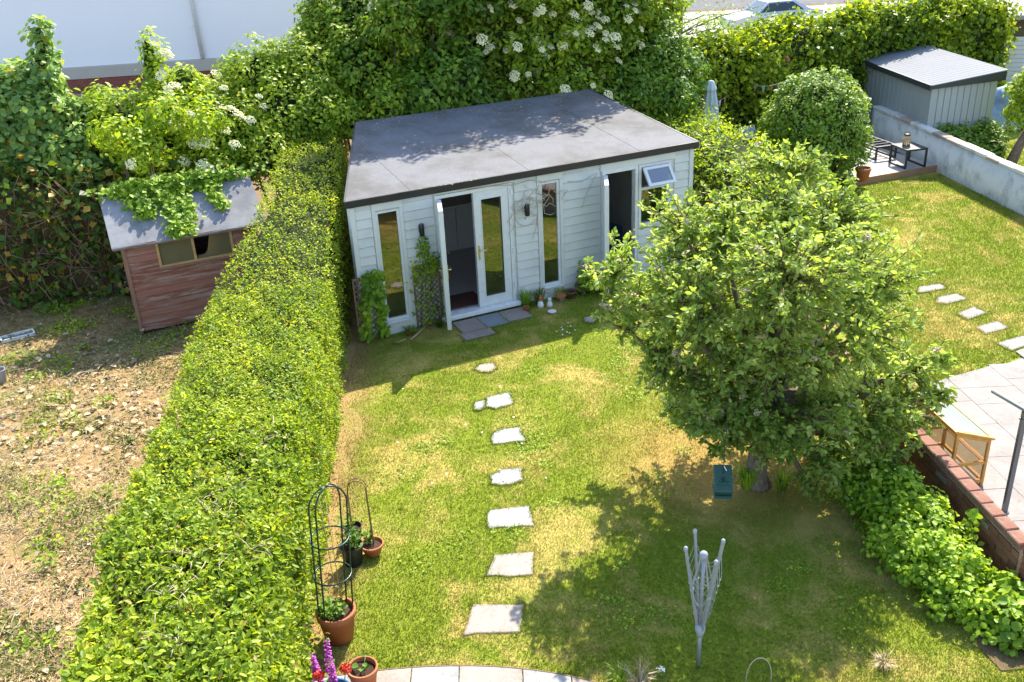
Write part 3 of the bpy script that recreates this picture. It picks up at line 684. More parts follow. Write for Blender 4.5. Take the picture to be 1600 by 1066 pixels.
# ------------------------------------------------------------------ right hand patio of large slabs
sheet('patio', [(4.93,4.2),(9.6,4.2),(9.6,13.0),(7.3,12.15),(5.4,11.2),(4.75,10.9)], .006, M['grout'])
pt = bpy.data.objects['patio']
pe = lambda xx: 11.16 + (xx-5.45)*.52                       # its far edge
rows = [4.3]; r_ = random.Random(5)
px_dir = .10
x_ = 4.96
cols = []
while x_ < 9.5: w2 = r_.choice((.45,.6,.75)); cols.append((x_, x_+w2)); x_ += w2
for ci, (xa, xb) in enumerate(cols):
    y = 4.3 + (ci % 3)*.2
    while y < 13:
        ln = r_.choice((.45,.6,.75,.9)); ya, yb = y+.003, y+ln-.003; y += ln
        sk_ = lambda xx, yy: (xx-.078*(yy-7), yy)
        top = [min(yb, pe(xa)), min(yb, pe(xb))]
        if top[0] < ya+.08 or top[1] < ya+.08: continue
        MB().prism([sk_(xa+.003,ya), sk_(xb-.003,ya), sk_(xb-.003,top[1]), sk_(xa+.003,top[0])], .002, .028+r_.uniform(-.0015,.0015)).build('paving_slab', M['patio_slab'], pt)

# ------------------------------------------------------------------ curved terrace at the bottom edge
sheet('terrace', [(-3.2,4.0),(1.3,4.0),(1.1,5.9),(.42,6.37),(-.15,6.54),(-.72,6.61),(-1.36,6.59),(-2.2,6.45)], .004, M['grout'])
te = bpy.data.objects['terrace']
def arc(xx): return 6.63 - .10*(xx+.9)**2 - .02*(xx+.9)**3
xs = [-2.35,-1.98,-1.46,-1.05,-.62,-.05,.38,.80,1.15]
tm = ['stone_pale','stone_pale','stone_buff','stone_pale','stone_buff','stone_pale','stone_brown','stone_pale']
for i in range(8):
    a, c = xs[i]+.006, xs[i+1]-.006; y0 = 6.02+.05*(i % 2)
    if arc(c) < y0+.1: continue
    MB().prism([(a,y0),(c,y0)] + [(c+(a-c)*k/4, arc(c+(a-c)*k/4)) for k in range(5)], 0, .027).build('paving_slab', M[tm[i]], te)
    MB().prism([(a,5.4),(c,5.4),(c,y0-.012),(a,y0-.012)], 0, .027).build('paving_slab', M[tm[(i*3+1) % 8]], te)
ed = MB(); ed.tube([(xx, arc(xx)+.012, .02) for xx in np.linspace(-2.3,1.1,24)], .009, 5); ed.build('edging_strip', M['trellis_wood'], te)

# ------------------------------------------------------------------ stepping stones
STONES = []
def stone(pxs, mat, lb, th=.014, group='stepping stones across the lawn', wob=.016):
    P = [at(x_, y_) for x_, y_ in pxs]; c = sum(P, Vector())/len(P)
    r2 = random.Random(int(pxs[0][0])); pts = []
    n = len(P)
    for i in range(n):
        a, d = P[i], P[(i+1) % n]
        for k in range(4):
            q = a.lerp(d, k/4.0)
            pts.append((q.x-c.x+r2.uniform(-wob,wob), q.y-c.y+r2.uniform(-wob,wob)))
    if sum(pts[i][0]*pts[(i+1) % len(pts)][1]-pts[(i+1) % len(pts)][0]*pts[i][1] for i in range(len(pts))) < 0: pts.reverse()
    m_ = len(pts); ins = [(x_*.955, y_*.955) for x_, y_ in pts]
    o = MB(); o.add([(x_,y_,-.01) for x_,y_ in pts]+[(x_,y_,th-.006) for x_,y_ in pts]+[(x_,y_,th+r2.uniform(-.0015,.0015)) for x_,y_ in ins],
        [tuple(range(2*m_,3*m_))] + [(k*m_+i,k*m_+(i+1)%m_,(k+1)*m_+(i+1)%m_,(k+1)*m_+i) for k in range(2) for i in range(m_)])
    ob = o.build('stepping_stone', M[mat], None, (c.x,c.y,0)); tag(ob, lb, 'stepping stone', group)
    STONES.append([(x_*.90+c.x, y_*.90+c.y) for x_,y_ in pts])
stone([(725,993),(740,944),(818,945),(812,990)], 'stone_buff', 'large buff stepping stone nearest the curved terrace')
stone([(760,902),(772,868),(834,864),(832,900)], 'stone_buff', 'cracked buff stepping stone, second from the terrace')
stone([(762,827),(764,797),(829,791),(833,822)], 'stone_pale', 'pale grey stepping stone with straight sides, third from the terrace')
stone([(766,744),(786,735),(815,732),(818,752),(797,759),(768,758)], 'stone_pale', 'small whitish uneven stepping stone, fourth from the terrace')
stone([(770,696),(768,680),(781,672),(814,669),(819,690)], 'stone_pale', 'pale pinkish stepping stone, fifth from the terrace')
stone([(760,637),(759,622),(796,614),(803,631),(775,640)], 'stone_pale', 'pale stepping stone with a small chip broken off its left side')
stone([(740,641),(742,629),(758,626),(759,638),(748,643)], 'stone_pale', 'small chip of stone left of a pale stepping stone', wob=.006)
stone([(741,578),(750,570),(772,568),(777,576),(768,582),(752,583)], 'stone_buff', 'rounded buff stepping stone nearest the garden room doors')
stone([(912,505),(913,497),(928,493),(935,500),(925,506)], 'stone_buff', 'stone half hidden at the left edge of the apple tree')
G2 = 'rectangular stepping stones on the right hand lawn'
stone([(1432,459),(1436,449),(1470,444),(1480,451),(1452,457)], 'patio_slab', 'pale slab on the right hand lawn, farthest from the patio', group=G2, wob=.004)
stone([(1461,474),(1464,465),(1496,459),(1512,468),(1480,476)], 'patio_slab', 'pale slab on the right hand lawn, fourth from the patio', group=G2, wob=.004)
stone([(1494,491),(1522,480),(1543,490),(1512,500)], 'patio_slab', 'pale slab on the right hand lawn, third from the patio', group=G2, wob=.004)
stone([(1524,512),(1558,502),(1577,513),(1540,523)], 'patio_slab', 'pale slab on the right hand lawn, second from the patio', group=G2, wob=.004)
stone([(1556,537),(1598,525),(1622,535),(1580,549)], 'patio_slab', 'pale slab on the right hand lawn, nearest the patio', group=G2, wob=.004)
G3 = 'slabs before the double doors'
def slab(u0,u1,v0,v1,mat,lb,skew=0.0):
    P = [in_room(u0,v0),in_room(u1,v0),in_room(u1+skew,v1),in_room(u0+skew,v1)]; c = sum(P, Vector())/4
    o = MB().prism([(p.x-c.x,p.y-c.y) for p in P], -.01, .024).build('doorstep_slab', M[mat], None, (c.x,c.y,0)); tag(o, lb, 'slab', G3)
    STONES.append([(p.x,p.y) for p in P])
slab(1.45,1.86,-.62,-.16,'stone_brown','brown doorstep slab under the open door leaf')
slab(1.872,2.26,-.63,-.16,'stone_blue','blue grey doorstep slab between two brown ones')
slab(2.272,2.70,-.60,-.16,'stone_brown','brown doorstep slab at the right end of the door sill')
slab(1.38,1.90,-.90,-.632,'stone_brown','brown slab on the grass in front of the doorstep slabs')

# ------------------------------------------------------------------ white building behind the left shrubs
LZ = 1.95; bA = at(-60,117,LZ); bB = at(500,80,LZ); bdv = (bB-bA); bl = Vector((bdv.x,bdv.y)).length; byaw = math.atan2(bdv.y,bdv.x)
bd = empty('white_building', (bA.x,bA.y,0), byaw, 'white rendered building with brick plinth and downpipe behind the left shrubs', 'building')
MB().box((-6,.03,LZ+.002),(bl+1.1,9,6.4)).build('wall', M['stucco'], bd)
MB().bev((-6,-.05,LZ-.36),(bl+1.15,.4,LZ),.02).build('plinth_band', M['band'], bd)
MB().box((-6,.02,0),(bl+1.1,9,LZ-.362)).build('plinth', M['mortar'], bd)
fb = MB().bev((-.104,-.016,-.0315),(.104,.016,.0315),.004).mesh('far_brick', M['brick_far'])
for k in range(6):
    xs = (k % 2)*.112 + 1.5
    while xs < bl*.86: link('brick', fb, bd, (xs,.012,LZ-.405-k*.075)); xs += .225
MB().tube([(bl*.665,-.06,LZ+.02),(bl*.655,-.06,6.3)], .06, 12).build('downpipe', M['upvc'], bd)
for zz in (LZ+1.0,LZ+2.6): MB().box((bl*.66-.09,-.07,zz),(bl*.66+.09,.028,zz+.05)).build('pipe_clip', M['upvc'], bd)
MB().tube([(bl+.9,-.05,LZ+.3),(bl+.9,-.05,6.3)], .05, 10).build('downpipe', M['black_trim'], bd)
MB().bev((-6.3,-.3,6.4),(bl+1.4,9.3,6.7),.03).build('roof', M['felt'], bd)
# ================================================================== PLANTS
def rdir(n, rng=RNG): return unit(rng.normal(size=(n,3)))
def stems(mb, pts_list, r0, r1, seg=5):
    for pts in pts_list: mb.tube(pts, list(np.linspace(r0, r1, len(pts))), seg)
def blob(mb, c, r, seed=0, seg=14, rings=9, amp=.18):
    vs = []; fs = []
    P = []
    for i in range(rings+1):
        th = math.pi*i/rings
        for k in range(seg): ph = 2*math.pi*k/seg; P.append((math.sin(th)*math.cos(ph), math.sin(th)*math.sin(ph), math.cos(th)))
    P = np.array(P); k_ = 1 + amp*lump(P*2.0, 1.6, seed)
    Q = np.array(c) + P*k_[:,None]*np.array(r)
    Q[:,2] = np.maximum(Q[:,2], .02)
    for i in range(rings):
        for k in range(seg): k2 = (k+1) % seg; fs.append((i*seg+k,(i+1)*seg+k,(i+1)*seg+k2,i*seg+k2))
    mb.add(Q.tolist(), fs, True)
def clump_points(lobes, n, csize, ncl, seed, up=.45, rnd=.6, low=.05):
    """leaf places: small tufts spread over the skin of the lobes"""
    rng = np.random.default_rng(seed)
    area = np.array([(r[0]*r[1]+r[1]*r[2]+r[0]*r[2]) for _, r in lobes]); pr = area/area.sum()
    li = rng.choice(len(lobes), ncl, p=pr)
    LC = np.array([list(c) for c, _ in lobes])[li]; LR = np.array([list(r) for _, r in lobes])[li]
    d = rdir(ncl, rng); k = 1 + .16*lump(LC*.9+d*2.5, 1.5, seed)
    Cc = LC + d*LR*(k*rng.uniform(.82,1.08,ncl))[:,None]
    Rc = csize*rng.uniform(.55,1.5,ncl)
    w = Rc**2; ci = rng.choice(ncl, n, p=w/w.sum())
    dd = unit(rdir(n, rng) + .55*d[ci])
    P = Cc[ci] + dd*(Rc[ci]*rng.random(n)**.4)[:,None]
    N = unit(dd*.55 + np.array([0,0,up]) + rnd*rdir(n, rng) + .3*d[ci])
    ni = int(n*.55); l2 = rng.choice(len(lobes), ni, p=pr); d2 = rdir(ni, rng)
    P2 = np.array([list(c) for c, _ in lobes])[l2] + d2*np.array([list(r) for _, r in lobes])[l2]*rng.uniform(.70,.98,ni)[:,None]
    P = np.concatenate([P, P2]); N = np.concatenate([N, unit(d2*.7+np.array([0,0,up])+rnd*rdir(ni, rng))])
    keep = P[:,2] > low
    return P[keep], N[keep], rng, Cc, d
def flower_mesh(name, r, n, mat, seed=1, fl=.018):
    rng = np.random.default_rng(seed); a = rng.random(n)*6.283; q = r*np.sqrt(rng.random(n))
    P = np.stack([q*np.cos(a), q*np.sin(a), .25*r*(1-(q/r)**2)+rng.normal(size=n)*r*.05], 1)
    N = np.stack([.3*np.cos(a)*q/r, .3*np.sin(a)*q/r, np.ones(n)], 1)+rng.normal(size=(n,3))*.25
    V, sz, I, k = leaf_arrays(P, N, fl, .9, 'hex', rng); return np_mesh(name, V, sz, I, mat)
UMBEL = [flower_mesh('umbel', .102, 80, M['petal_cream'], s, .030) for s in (1,2,3)]
def bush(name, label, cat, lobes, mat, n, L, csize=.2, ncl=None, seed=0, aspect=.55, shape='dia', core=.66, group=None, umbels=0, ub=None, stem=True, droop=.2, up=.45, base=None, corem='core'):
    c0 = lobes[0][0] if base is None else base
    root = empty(name, (c0[0], c0[1], 0), 0, label, cat, group)
    inv = Vector((c0[0], c0[1], 0)); sh = np.array([c0[0], c0[1], 0])
    ncl = ncl or max(20, int(sum(r[0]*r[1]+r[1]*r[2]+r[0]*r[2] for _, r in lobes)*4.0/(csize*csize)/2.2))
    P, N, rng, Cc, d = clump_points(lobes, n, csize, ncl, seed, up)
    leaves('foliage', P-sh, N, L*rng.uniform(.65,1.25,len(P)), mat, root, aspect, shape, rng, droop)
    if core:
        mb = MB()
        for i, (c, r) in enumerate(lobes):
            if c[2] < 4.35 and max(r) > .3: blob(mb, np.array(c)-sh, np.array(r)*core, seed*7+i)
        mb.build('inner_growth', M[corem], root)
    if stem:
        mb = MB(); r2 = random.Random(seed)
        for c, r in lobes:
            b0 = Vector((c0[0]+(c[0]-c0[0])*.35+r2.uniform(-.1,.1), c0[1]+(c[1]-c0[1])*.35+r2.uniform(-.1,.1), 0)) - inv; t1 = Vector(c) - inv
            m1 = b0.lerp(t1, .5) + Vector((r2.uniform(-.15,.15), r2.uniform(-.15,.15), 0))
            mb.tube([b0, m1, t1], [.035,.028,.016], 6)
        mb.build('stem', M['twig'], root)
    if umbels:
        rr = np.random.default_rng(seed+5); cand = np.arange(len(Cc))
        ok = (d[:,2] > -.5) & (d[:,1] < .1) & (Cc[:,2] < 4.6)
        if ub is not None: ok &= np.array([ub(p) for p in Cc])
        cand = cand[ok]; rr.shuffle(cand)
        for i in cand[:umbels]:
            dd = Vector(d[i]); nrm = (dd*.8 + Vector((0,-.25,.75))).normalized()
            p = Vector(Cc[i]) + dd*csize*1.95 - inv
            o = link('flower_head', UMBEL[i % 3], root, p, nrm.to_track_quat('Z','Y').to_euler()); s_ = rr.uniform(.6,1.15); o.scale = (s_,s_,s_)
    return root

def hedge(name, label, path, halfw, height, mat, n, L, seed, root=None, cat='hedge', aspect=.5, shape='dia', fluff=.08, dens=None, sides=(1,1), corem='core', up=.35, rough=.10, group=None, droop=0.0):
    """clipped hedge along a path; halfw(s), height(s) with s in 0..1"""
    rng = np.random.default_rng(seed); P0 = np.array(path, float)
    seg = np.linalg.norm(np.diff(P0, axis=0), axis=1); cum = np.concatenate([[0], np.cumsum(seg)])/seg.sum()
    at_s = lambda s: np.stack([np.interp(s, cum, P0[:,0]), np.interp(s, cum, P0[:,1])], -1)
    root = root or empty(name, (*P0[0], 0), 0, label, cat, group); sh = np.array([P0[0][0], P0[0][1], 0])
    s = rng.random(n*2) if dens is None else dens(rng, n*2)
    c = at_s(s); t = unit(at_s(np.minimum(s+.01,1)) - at_s(np.maximum(s-.01,0))); nr = np.stack([t[:,1], -t[:,0]], -1)   # right hand side
    hw, h = halfw(s), height(s)
    per_l, per_t, per_r = h*sides[0], 2*hw, h*sides[1]; tot = per_l+per_t+per_r
    q = rng.random(len(s))*tot
    isl = q < per_l; ist = (~isl) & (q < per_l+per_t); isr = ~(isl | ist)
    off = np.where(isl, -hw, np.where(isr, hw, -hw + (q-per_l))); zz = np.where(ist, h, rng.random(len(s))*h)
    # rounded shoulders
    e = np.clip((np.abs(off)/hw-.82)/.18, 0, 1); zz = np.where(ist, h - .10*e**2, zz)
    f = np.clip((zz/h-.88)/.12, 0, 1); off = np.where(ist, off, off*(1-.06*f))
    N = np.zeros((len(s),3)); N[:,:2] = nr*np.where(ist, np.sign(off)*e*.6, np.sign(off))[:,None]; N[:,2] = np.where(ist, 1.0, .15)
    N = unit(N); P = np.zeros((len(s),3)); P[:,:2] = c + nr*off[:,None]; P[:,2] = zz
    lm = lump(P, 2.2, seed)*.6 + lump(P, 6.5, seed+1)*.55
    P = P + N*(lm*rough + rng.normal(size=len(s))*fluff*.45 + np.abs(rng.normal(size=len(s)))*fluff*.5*(rng.random(len(s)) < .25))[:,None]
    keep = (lm + rng.normal(size=len(s))*.4 > -.42) & (P[:,2] > .03); P, N = P[keep][:n], N[keep][:n]; k = len(P)
    NN = unit(N*.5 + np.array([0,0,up]) + .75*rdir(k, rng))
    Lf = L(P) if callable(L) else L
    leaves('foliage', P-sh, NN, Lf*(.5+.95*rng.random(k)**1.3), mat, root, aspect, shape, rng, droop, A=rng.normal(size=(k,3))+N*.9)
    # dark inside
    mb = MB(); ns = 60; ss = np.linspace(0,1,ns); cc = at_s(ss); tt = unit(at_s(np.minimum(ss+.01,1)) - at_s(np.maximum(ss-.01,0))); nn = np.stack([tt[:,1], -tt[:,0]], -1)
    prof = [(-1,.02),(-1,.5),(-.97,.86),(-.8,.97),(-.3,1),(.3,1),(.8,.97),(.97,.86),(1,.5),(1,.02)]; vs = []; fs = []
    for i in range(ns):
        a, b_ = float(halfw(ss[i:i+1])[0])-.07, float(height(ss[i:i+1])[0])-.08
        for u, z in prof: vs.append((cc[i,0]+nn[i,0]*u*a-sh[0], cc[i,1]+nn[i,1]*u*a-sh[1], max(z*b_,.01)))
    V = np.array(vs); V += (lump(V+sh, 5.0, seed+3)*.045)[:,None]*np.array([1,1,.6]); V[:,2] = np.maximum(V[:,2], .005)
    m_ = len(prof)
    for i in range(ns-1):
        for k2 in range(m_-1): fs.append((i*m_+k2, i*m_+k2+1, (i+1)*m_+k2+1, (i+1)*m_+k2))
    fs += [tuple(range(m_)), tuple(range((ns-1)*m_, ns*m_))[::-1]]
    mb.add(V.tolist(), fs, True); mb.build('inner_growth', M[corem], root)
    return root

# ---- the long hedge down the left side
ys = np.linspace(3.4, 19.2, 40)
xl = np.interp(ys, [3.4,5.05,6.2,7.1,8.2,9.3,10.7,12.5,13.5,14.2,16,19.2], [-3.1,-3.17,-3.38,-3.54,-3.62,-3.71,-3.89,-3.96,-3.92,-3.87,-3.93,-4.1]); xr = np.array([hedge_right(y) for y in ys]) + np.interp(ys, [3,8,14,19], [.02,.02,-.02,-.12])
hp = np.stack([(xl+xr)/2, ys], -1)
HW = lambda s: np.interp(s, np.linspace(0,1,40), (xr-xl)/2)
HH = lambda s: np.interp(s*15.8+3.4, [3.4,9,10.7,12.5,13.5,14.2,16,19.2], [1.56,1.57,1.60,1.72,1.90,2.03,2.22,2.45])
def hdens(rng, n): return np.where(rng.random(n) < .62, rng.random(n)**1.0*.55, rng.random(n))
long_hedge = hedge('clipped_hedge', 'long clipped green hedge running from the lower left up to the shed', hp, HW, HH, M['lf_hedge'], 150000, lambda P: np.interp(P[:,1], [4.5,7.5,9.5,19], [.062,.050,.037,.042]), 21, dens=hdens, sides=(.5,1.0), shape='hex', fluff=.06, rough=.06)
# taller tufts and shoots standing out of its top
rng = np.random.default_rng(5); nsh = 420
sy = 3.8 + rng.random(nsh)**1.2*14; sx = np.interp(sy, ys, xl) + rng.random(nsh)*(np.interp(sy, ys, xr)-np.interp(sy, ys, xl)); sz = HH((sy-3.4)/15.8)
P = []; 
for i in range(nsh):
    h = rng.uniform(.04,.17); ln = np.array([rng.normal()*.05, rng.normal()*.05, h]); k = 9
    for j in range(k): P.append(np.array([sx[i],sy[i],sz[i]-.02]) + ln*(j/k) + rng.normal(size=3)*.006)
P = np.array(P); sh = np.array([hp[0][0],hp[0][1],0])
leaves('shoots', P-sh, unit(rng.normal(size=P.shape)*.7+np.array([0,0,.6])), np.interp(P[:,1],[5,8,19],[.075,.055,.045])*rng.uniform(.7,1.2,len(P)), M['lf_hedge'], long_hedge, .5, 'hex', rng, rnd=.45+.55*rng.random(len(P)))

mb = MB(); r_ = random.Random(77)
for px, py, n_ in ((330,800,22),(300,880,16),(270,930,16),(345,770,14),(390,870,10),(420,690,8),(250,1000,12)):
    for k in range(n_):
        q = at(px+r_.gauss(0,22), py+r_.gauss(0,9), 1.6); d = Vector((r_.gauss(0,1),r_.gauss(0,1),r_.gauss(.1,.25))).normalized()*r_.uniform(.06,.22); q = Vector((q.x-sh[0],q.y-sh[1],q.z+.01))
        mb.tube([q,q+d*.5+Vector((0,0,.015)),q+d], [.004,.0035,.002], 4)
tag(mb.build('dead_twigs', M['pale_stem'], long_hedge), kind='stuff')
# ---- hedge between the garden room and the right hand garden
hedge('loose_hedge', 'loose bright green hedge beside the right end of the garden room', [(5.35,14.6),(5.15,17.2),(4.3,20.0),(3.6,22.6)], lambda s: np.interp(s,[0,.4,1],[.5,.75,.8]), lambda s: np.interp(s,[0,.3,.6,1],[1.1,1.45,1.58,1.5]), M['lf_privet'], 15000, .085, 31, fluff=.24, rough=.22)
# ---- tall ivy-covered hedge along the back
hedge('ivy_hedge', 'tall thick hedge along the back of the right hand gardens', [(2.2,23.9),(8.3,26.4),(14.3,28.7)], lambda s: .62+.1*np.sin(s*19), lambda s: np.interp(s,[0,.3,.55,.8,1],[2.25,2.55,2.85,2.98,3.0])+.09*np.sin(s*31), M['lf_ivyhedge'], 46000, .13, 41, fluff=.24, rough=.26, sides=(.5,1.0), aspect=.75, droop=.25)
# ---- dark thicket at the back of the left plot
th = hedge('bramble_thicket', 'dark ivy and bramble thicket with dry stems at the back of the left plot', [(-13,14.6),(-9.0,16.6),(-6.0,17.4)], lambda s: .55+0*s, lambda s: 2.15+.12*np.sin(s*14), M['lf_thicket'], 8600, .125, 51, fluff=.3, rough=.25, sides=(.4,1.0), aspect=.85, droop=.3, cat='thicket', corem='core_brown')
mb = MB(); r_ = random.Random(9); dl = []
for i in range(520):
    s_ = r_.random(); c = Vector((-13+7*s_, np.interp(s_,[0,.57,1],[14.6,16.6,17.4]), 0)); c += Vector((.35,-.62,0))*r_.uniform(.75,1.15)
    z = r_.uniform(.15,1.9); a = c + Vector((13,-14.6,z)); d = Vector((r_.gauss(0,1), r_.gauss(0,.3), r_.gauss(-.3,.8))).normalized()*r_.uniform(.3,1.0)
    mb.tube([a, a+d*.5+Vector((0,-.05,r_.uniform(-.1,.15))), a+d+Vector((0,0,-.12))], [.0075,.006,.003], 4)
mb.build('dry_stems', M['dry_stem'], th)

def sl(x_, y_, z_, r):
    p = shed.matrix_basis @ Vector((x_,y_,z_)); return ((p.x,p.y,p.z),(r,r,r))
def lb(px, py, Y, r, rz_=None, ry=None):
    p = ond(px, py, Y); return ((p.x, p.y, p.z), (r, ry or r, rz_ or r))
GS = 'shrubs along the back boundary'
bush('maple_bush', 'broad leaved bluish green bush with some yellow leaves at the far left', 'bush', [lb(15,190,17.6,.85),lb(75,185,17.7,.62),lb(68,115,17.9,.32,.45),lb(64,65,17.9,.12,.32),lb(-30,160,18.0,.7),lb(105,240,17.3,.42),lb(25,145,18.1,.45),lb(30,262,17.2,.6),lb(140,275,17.2,.42),lb(-20,240,17.2,.6)], M['lf_maple'], 11500, .125, .16, seed=61, aspect=.8, shape='hex', group=GS, droop=.5)
bush('elder_bush', 'yellow green elder with flat cream flowers behind the timber shed', 'bush', [lb(190,205,18.0,.72),lb(275,180,18.3,.74),lb(350,205,18.0,.72),lb(235,240,17.5,.62),lb(330,245,17.4,.55),lb(270,282,16.9,.36),lb(340,280,16.9,.36),lb(205,290,16.9,.28),sl(.4,1.7,3.0,.29),sl(1.1,1.75,3.1,.29),sl(1.75,1.7,3.0,.29),sl(.8,1.5,2.7,.28),lb(236,100,18.4,.17,.6),lb(290,125,18.5,.32),lb(160,185,18.1,.42)], M['lf_lime'], 12500, .115, .20, seed=62, umbels=44, ub=lambda p: -6.3 < p[0] < -4.6, group=GS)
bush('privet_bush', 'dense small leaved green bush between the shed and the garden room roof', 'bush', [lb(440,175,18.40,0.72),lb(410,130,18.90,0.70),lb(480,125,19.20,0.75),lb(520,95,19.90,0.80),lb(415,240,17.50,0.52),lb(500,180,18.40,0.50),lb(380,205,17.80,0.50)], M['lf_privet'], 14500, .10, .18, seed=63, group=GS)
bush('hawthorn_bush', 'mixed green bush with fine shoots at the left rear corner of the garden room', 'bush', [lb(570,110,19.50,0.81),lb(560,45,20.20,0.85),lb(630,140,19.60,0.59),lb(505,35,20.30,0.43,0.66),lb(600,165,18.70,0.43),lb(495,150,18.90,0.57),lb(545,185,18.5,.38),((-1.9,19.1,4.3),(.5,.5,.5))], M['lf_elder'], 15500, .115, .19, seed=64, group=GS)
bush('dogwood_bush', 'dark leafy bush behind the middle of the garden room roof', 'bush', [lb(650,60,20.40,0.98),lb(700,120,19.80,0.74),lb(660,150,19.20,0.51),lb(740,150,19.90,0.56),lb(620,10,21.00,0.93),((-1.2,19.6,4.7),(.75,.65,.6)),((-.3,20.0,4.85),(.8,.65,.6)),((-1.3,19.6,5.9),(.85,.7,.75)),((-.3,20.0,6.2),(.85,.7,.7))], M['lf_dark'], 16500, .14, .20, seed=65, group=GS, umbels=8, droop=.4)
bush('flowering_elder', 'big elder full of cream flower heads behind the garden room', 'bush', [lb(760,40,21.00,1.07),lb(850,70,20.90,0.98),lb(900,15,21.40,1.02),lb(820,-25,21.60,1.02),lb(890,110,20.70,0.70),lb(800,115,20.50,0.65),lb(930,60,21.20,0.70),((.7,20.4,4.75),(.85,.7,.65)),((1.8,20.9,4.7),(.8,.7,.65)),((2.8,21.4,4.3),(.7,.7,.6)),((.6,20.5,6.0),(.95,.8,.75)),((1.8,21.0,6.0),(.95,.8,.75)),((2.9,21.5,5.5),(.75,.7,.7))], M['lf_elder'], 28000, .13, .21, seed=66, umbels=150, group=GS)
bush('lime_bush', 'bright yellow green bush right of the flowering elder', 'bush', [lb(990,20,22.40,0.81),lb(1010,50,22.20,0.57),lb(960,-10,22.60,0.76),lb(1035,5,22.80,0.47)], M['lf_lime'], 6500, .13, .20, seed=67, group=GS)
bush('ivy_clump', 'dark ivy clump at the right rear corner of the roof', 'bush', [lb(985,130,21.40,0.68),lb(1035,150,21.60,0.66),lb(1010,95,22.00,0.76),lb(955,145,21.00,0.43),lb(1060,110,22.30,0.57)], M['lf_dark'], 8200, .12, .19, seed=68, group=GS)
# fine leaved sapling whose stems stand above the back hedge
sp = ond(1065,60,25.6); ash = empty('ash_sapling', (sp.x, sp.y, 0), 0, 'slender feathery sapling standing above the back hedge', 'tree', GS)
mb = MB(); tips = []
mb.tube([(0,0,0),(.02,0,1.5),(-.02,.05,3.0),(.0,.1,4.4)], [.07,.06,.05,.02], 8); r_ = random.Random(4)
for k in range(24):
    z = r_.uniform(1.9,4.2); a = r_.uniform(0,6.28); ln = r_.uniform(.6,1.6)
    t = Vector((math.cos(a)*ln+.75, math.sin(a)*ln*.5, z+r_.uniform(.1,.7))); mb.tube([(0,.05,z),Vector((0,.05,z)).lerp(t,.5)+Vector((0,0,.1)),t], [.02,.014,.006], 5); tips.append((Vector((0,.05,z)),t))
mb.build('trunk', M['bark'], ash)
rng = np.random.default_rng(8); P = []
for a, t in tips:
    for j in range(120): f = rng.uniform(.35,1.05); P.append(np.array(a)*(1-f)+np.array(t)*f+rng.normal(size=3)*.15)
P = np.array(P); leaves('crown', P, unit(rng.normal(size=P.shape)+np.array([0,0,.8])), .12*rng.uniform(.6,1.2,len(P)), M['lf_ivy'], ash, .3, 'dia', rng, .5)

bush('round_bush', 'clipped ball shaped dark green bush beside the deck', 'bush', [((6.98,21.15,1.27),(1.10,1.10,1.24))], M['lf_round'], 13000, .095, .12, seed=71, core=.86, aspect=.55)
bush('wall_shrub', 'pale leaved shrub behind the whitewashed wall near the metal shed', 'shrub', [lb(1500,222,22.4,.42),lb(1535,215,22.7,.40),lb(1480,212,22.6,.26),lb(1550,235,22.2,.32)], M['lf_round'], 3000, .10, .13, seed=72)
# tree at the right edge, beyond the wall
tb = at(1578,258); rt_ = empty('garden_tree', (tb.x,tb.y,0), 0, 'small bright green tree at the right edge behind the whitewashed wall', 'tree')
tp = [Vector((0,0,0)),Vector((.22,.08,.55)),Vector((.42,.1,1.0)),Vector((.55,.1,1.5))]
mb = MB(); mb.tube(tp, [.13,.10,.085,.06], 10)
for t in ((.2,.1,1.9),(.9,.2,2.1),(.5,-.4,1.9),(1.3,.1,1.6),(-.1,.0,1.35)): mb.tube([tp[2],Vector(tp[3]).lerp(Vector(t),.4),Vector(t)], [.05,.035,.012], 6)
mb.build('trunk', M['bark'], rt_)
lob = [((tb.x+a,tb.y+b_,c),(r,r,r*.85)) for a,b_,c,r in ((.2,0,1.75,.42),(.75,.1,2.0,.6),(.5,-.3,1.35,.40),(1.3,.1,1.5,.6),(.05,.05,1.25,.30),(1.0,-.4,1.0,.45))]
P, N, rng, Cc, d = clump_points(lob, 7000, .17, 150, 73)
leaves('crown', P-np.array([tb.x,tb.y,0]), N, .10*rng.uniform(.7,1.2,len(P)), M['lf_lime'], rt_, .6, 'dia', rng, .3)
# ---- border plants against the brick wall
def glob(px, py, z, r, rz_=None): p = at(px, py, z); return ((p.x,p.y,p.z),(r,r,rz_ or r))
bush('border_shrub', 'leafy bright green shrub sprawling along the foot of the brick wall', 'shrub', [glob(1375,765,.32,.32),glob(1415,795,.28,.33),glob(1445,835,.26,.32),glob(1440,880,.20,.28),glob(1485,890,.20,.27),glob(1395,845,.20,.28),glob(1525,955,.13,.16),glob(1340,750,.30,.26),glob(1480,935,.13,.18),glob(1505,915,.16,.20),glob(1545,975,.10,.12)], M['lf_border'], 9500, .058, .10, seed=81, core=.5, aspect=.75, shape='hex', stem=False)
bush('ivy_patch', 'dark round leaved creeper at the foot of the brick pier', 'plant', [glob(1575,935,.12,.18,.14),glob(1585,985,.10,.20,.12),glob(1560,965,.10,.14),glob(1605,950,.14,.18)], M['lf_ivy'], 1600, .085, .10, seed=82, core=.6, aspect=.95, shape='hex', stem=False)
cr = at(1522,845,.2); t = empty('creeper', (cr.x,cr.y,0), 0, 'thin creeper climbing the brick wall beside the pale vent', 'plant')
wp = [at(1530,905,.05),at(1528,868,.18),at(1522,838,.32),at(1515,810,.45),at(1524,800,.56)]
mb = MB(); mb.tube([p-Vector((cr.x,cr.y,0)) for p in wp], .004, 5); mb.build('stem', M['green_stem'], t)
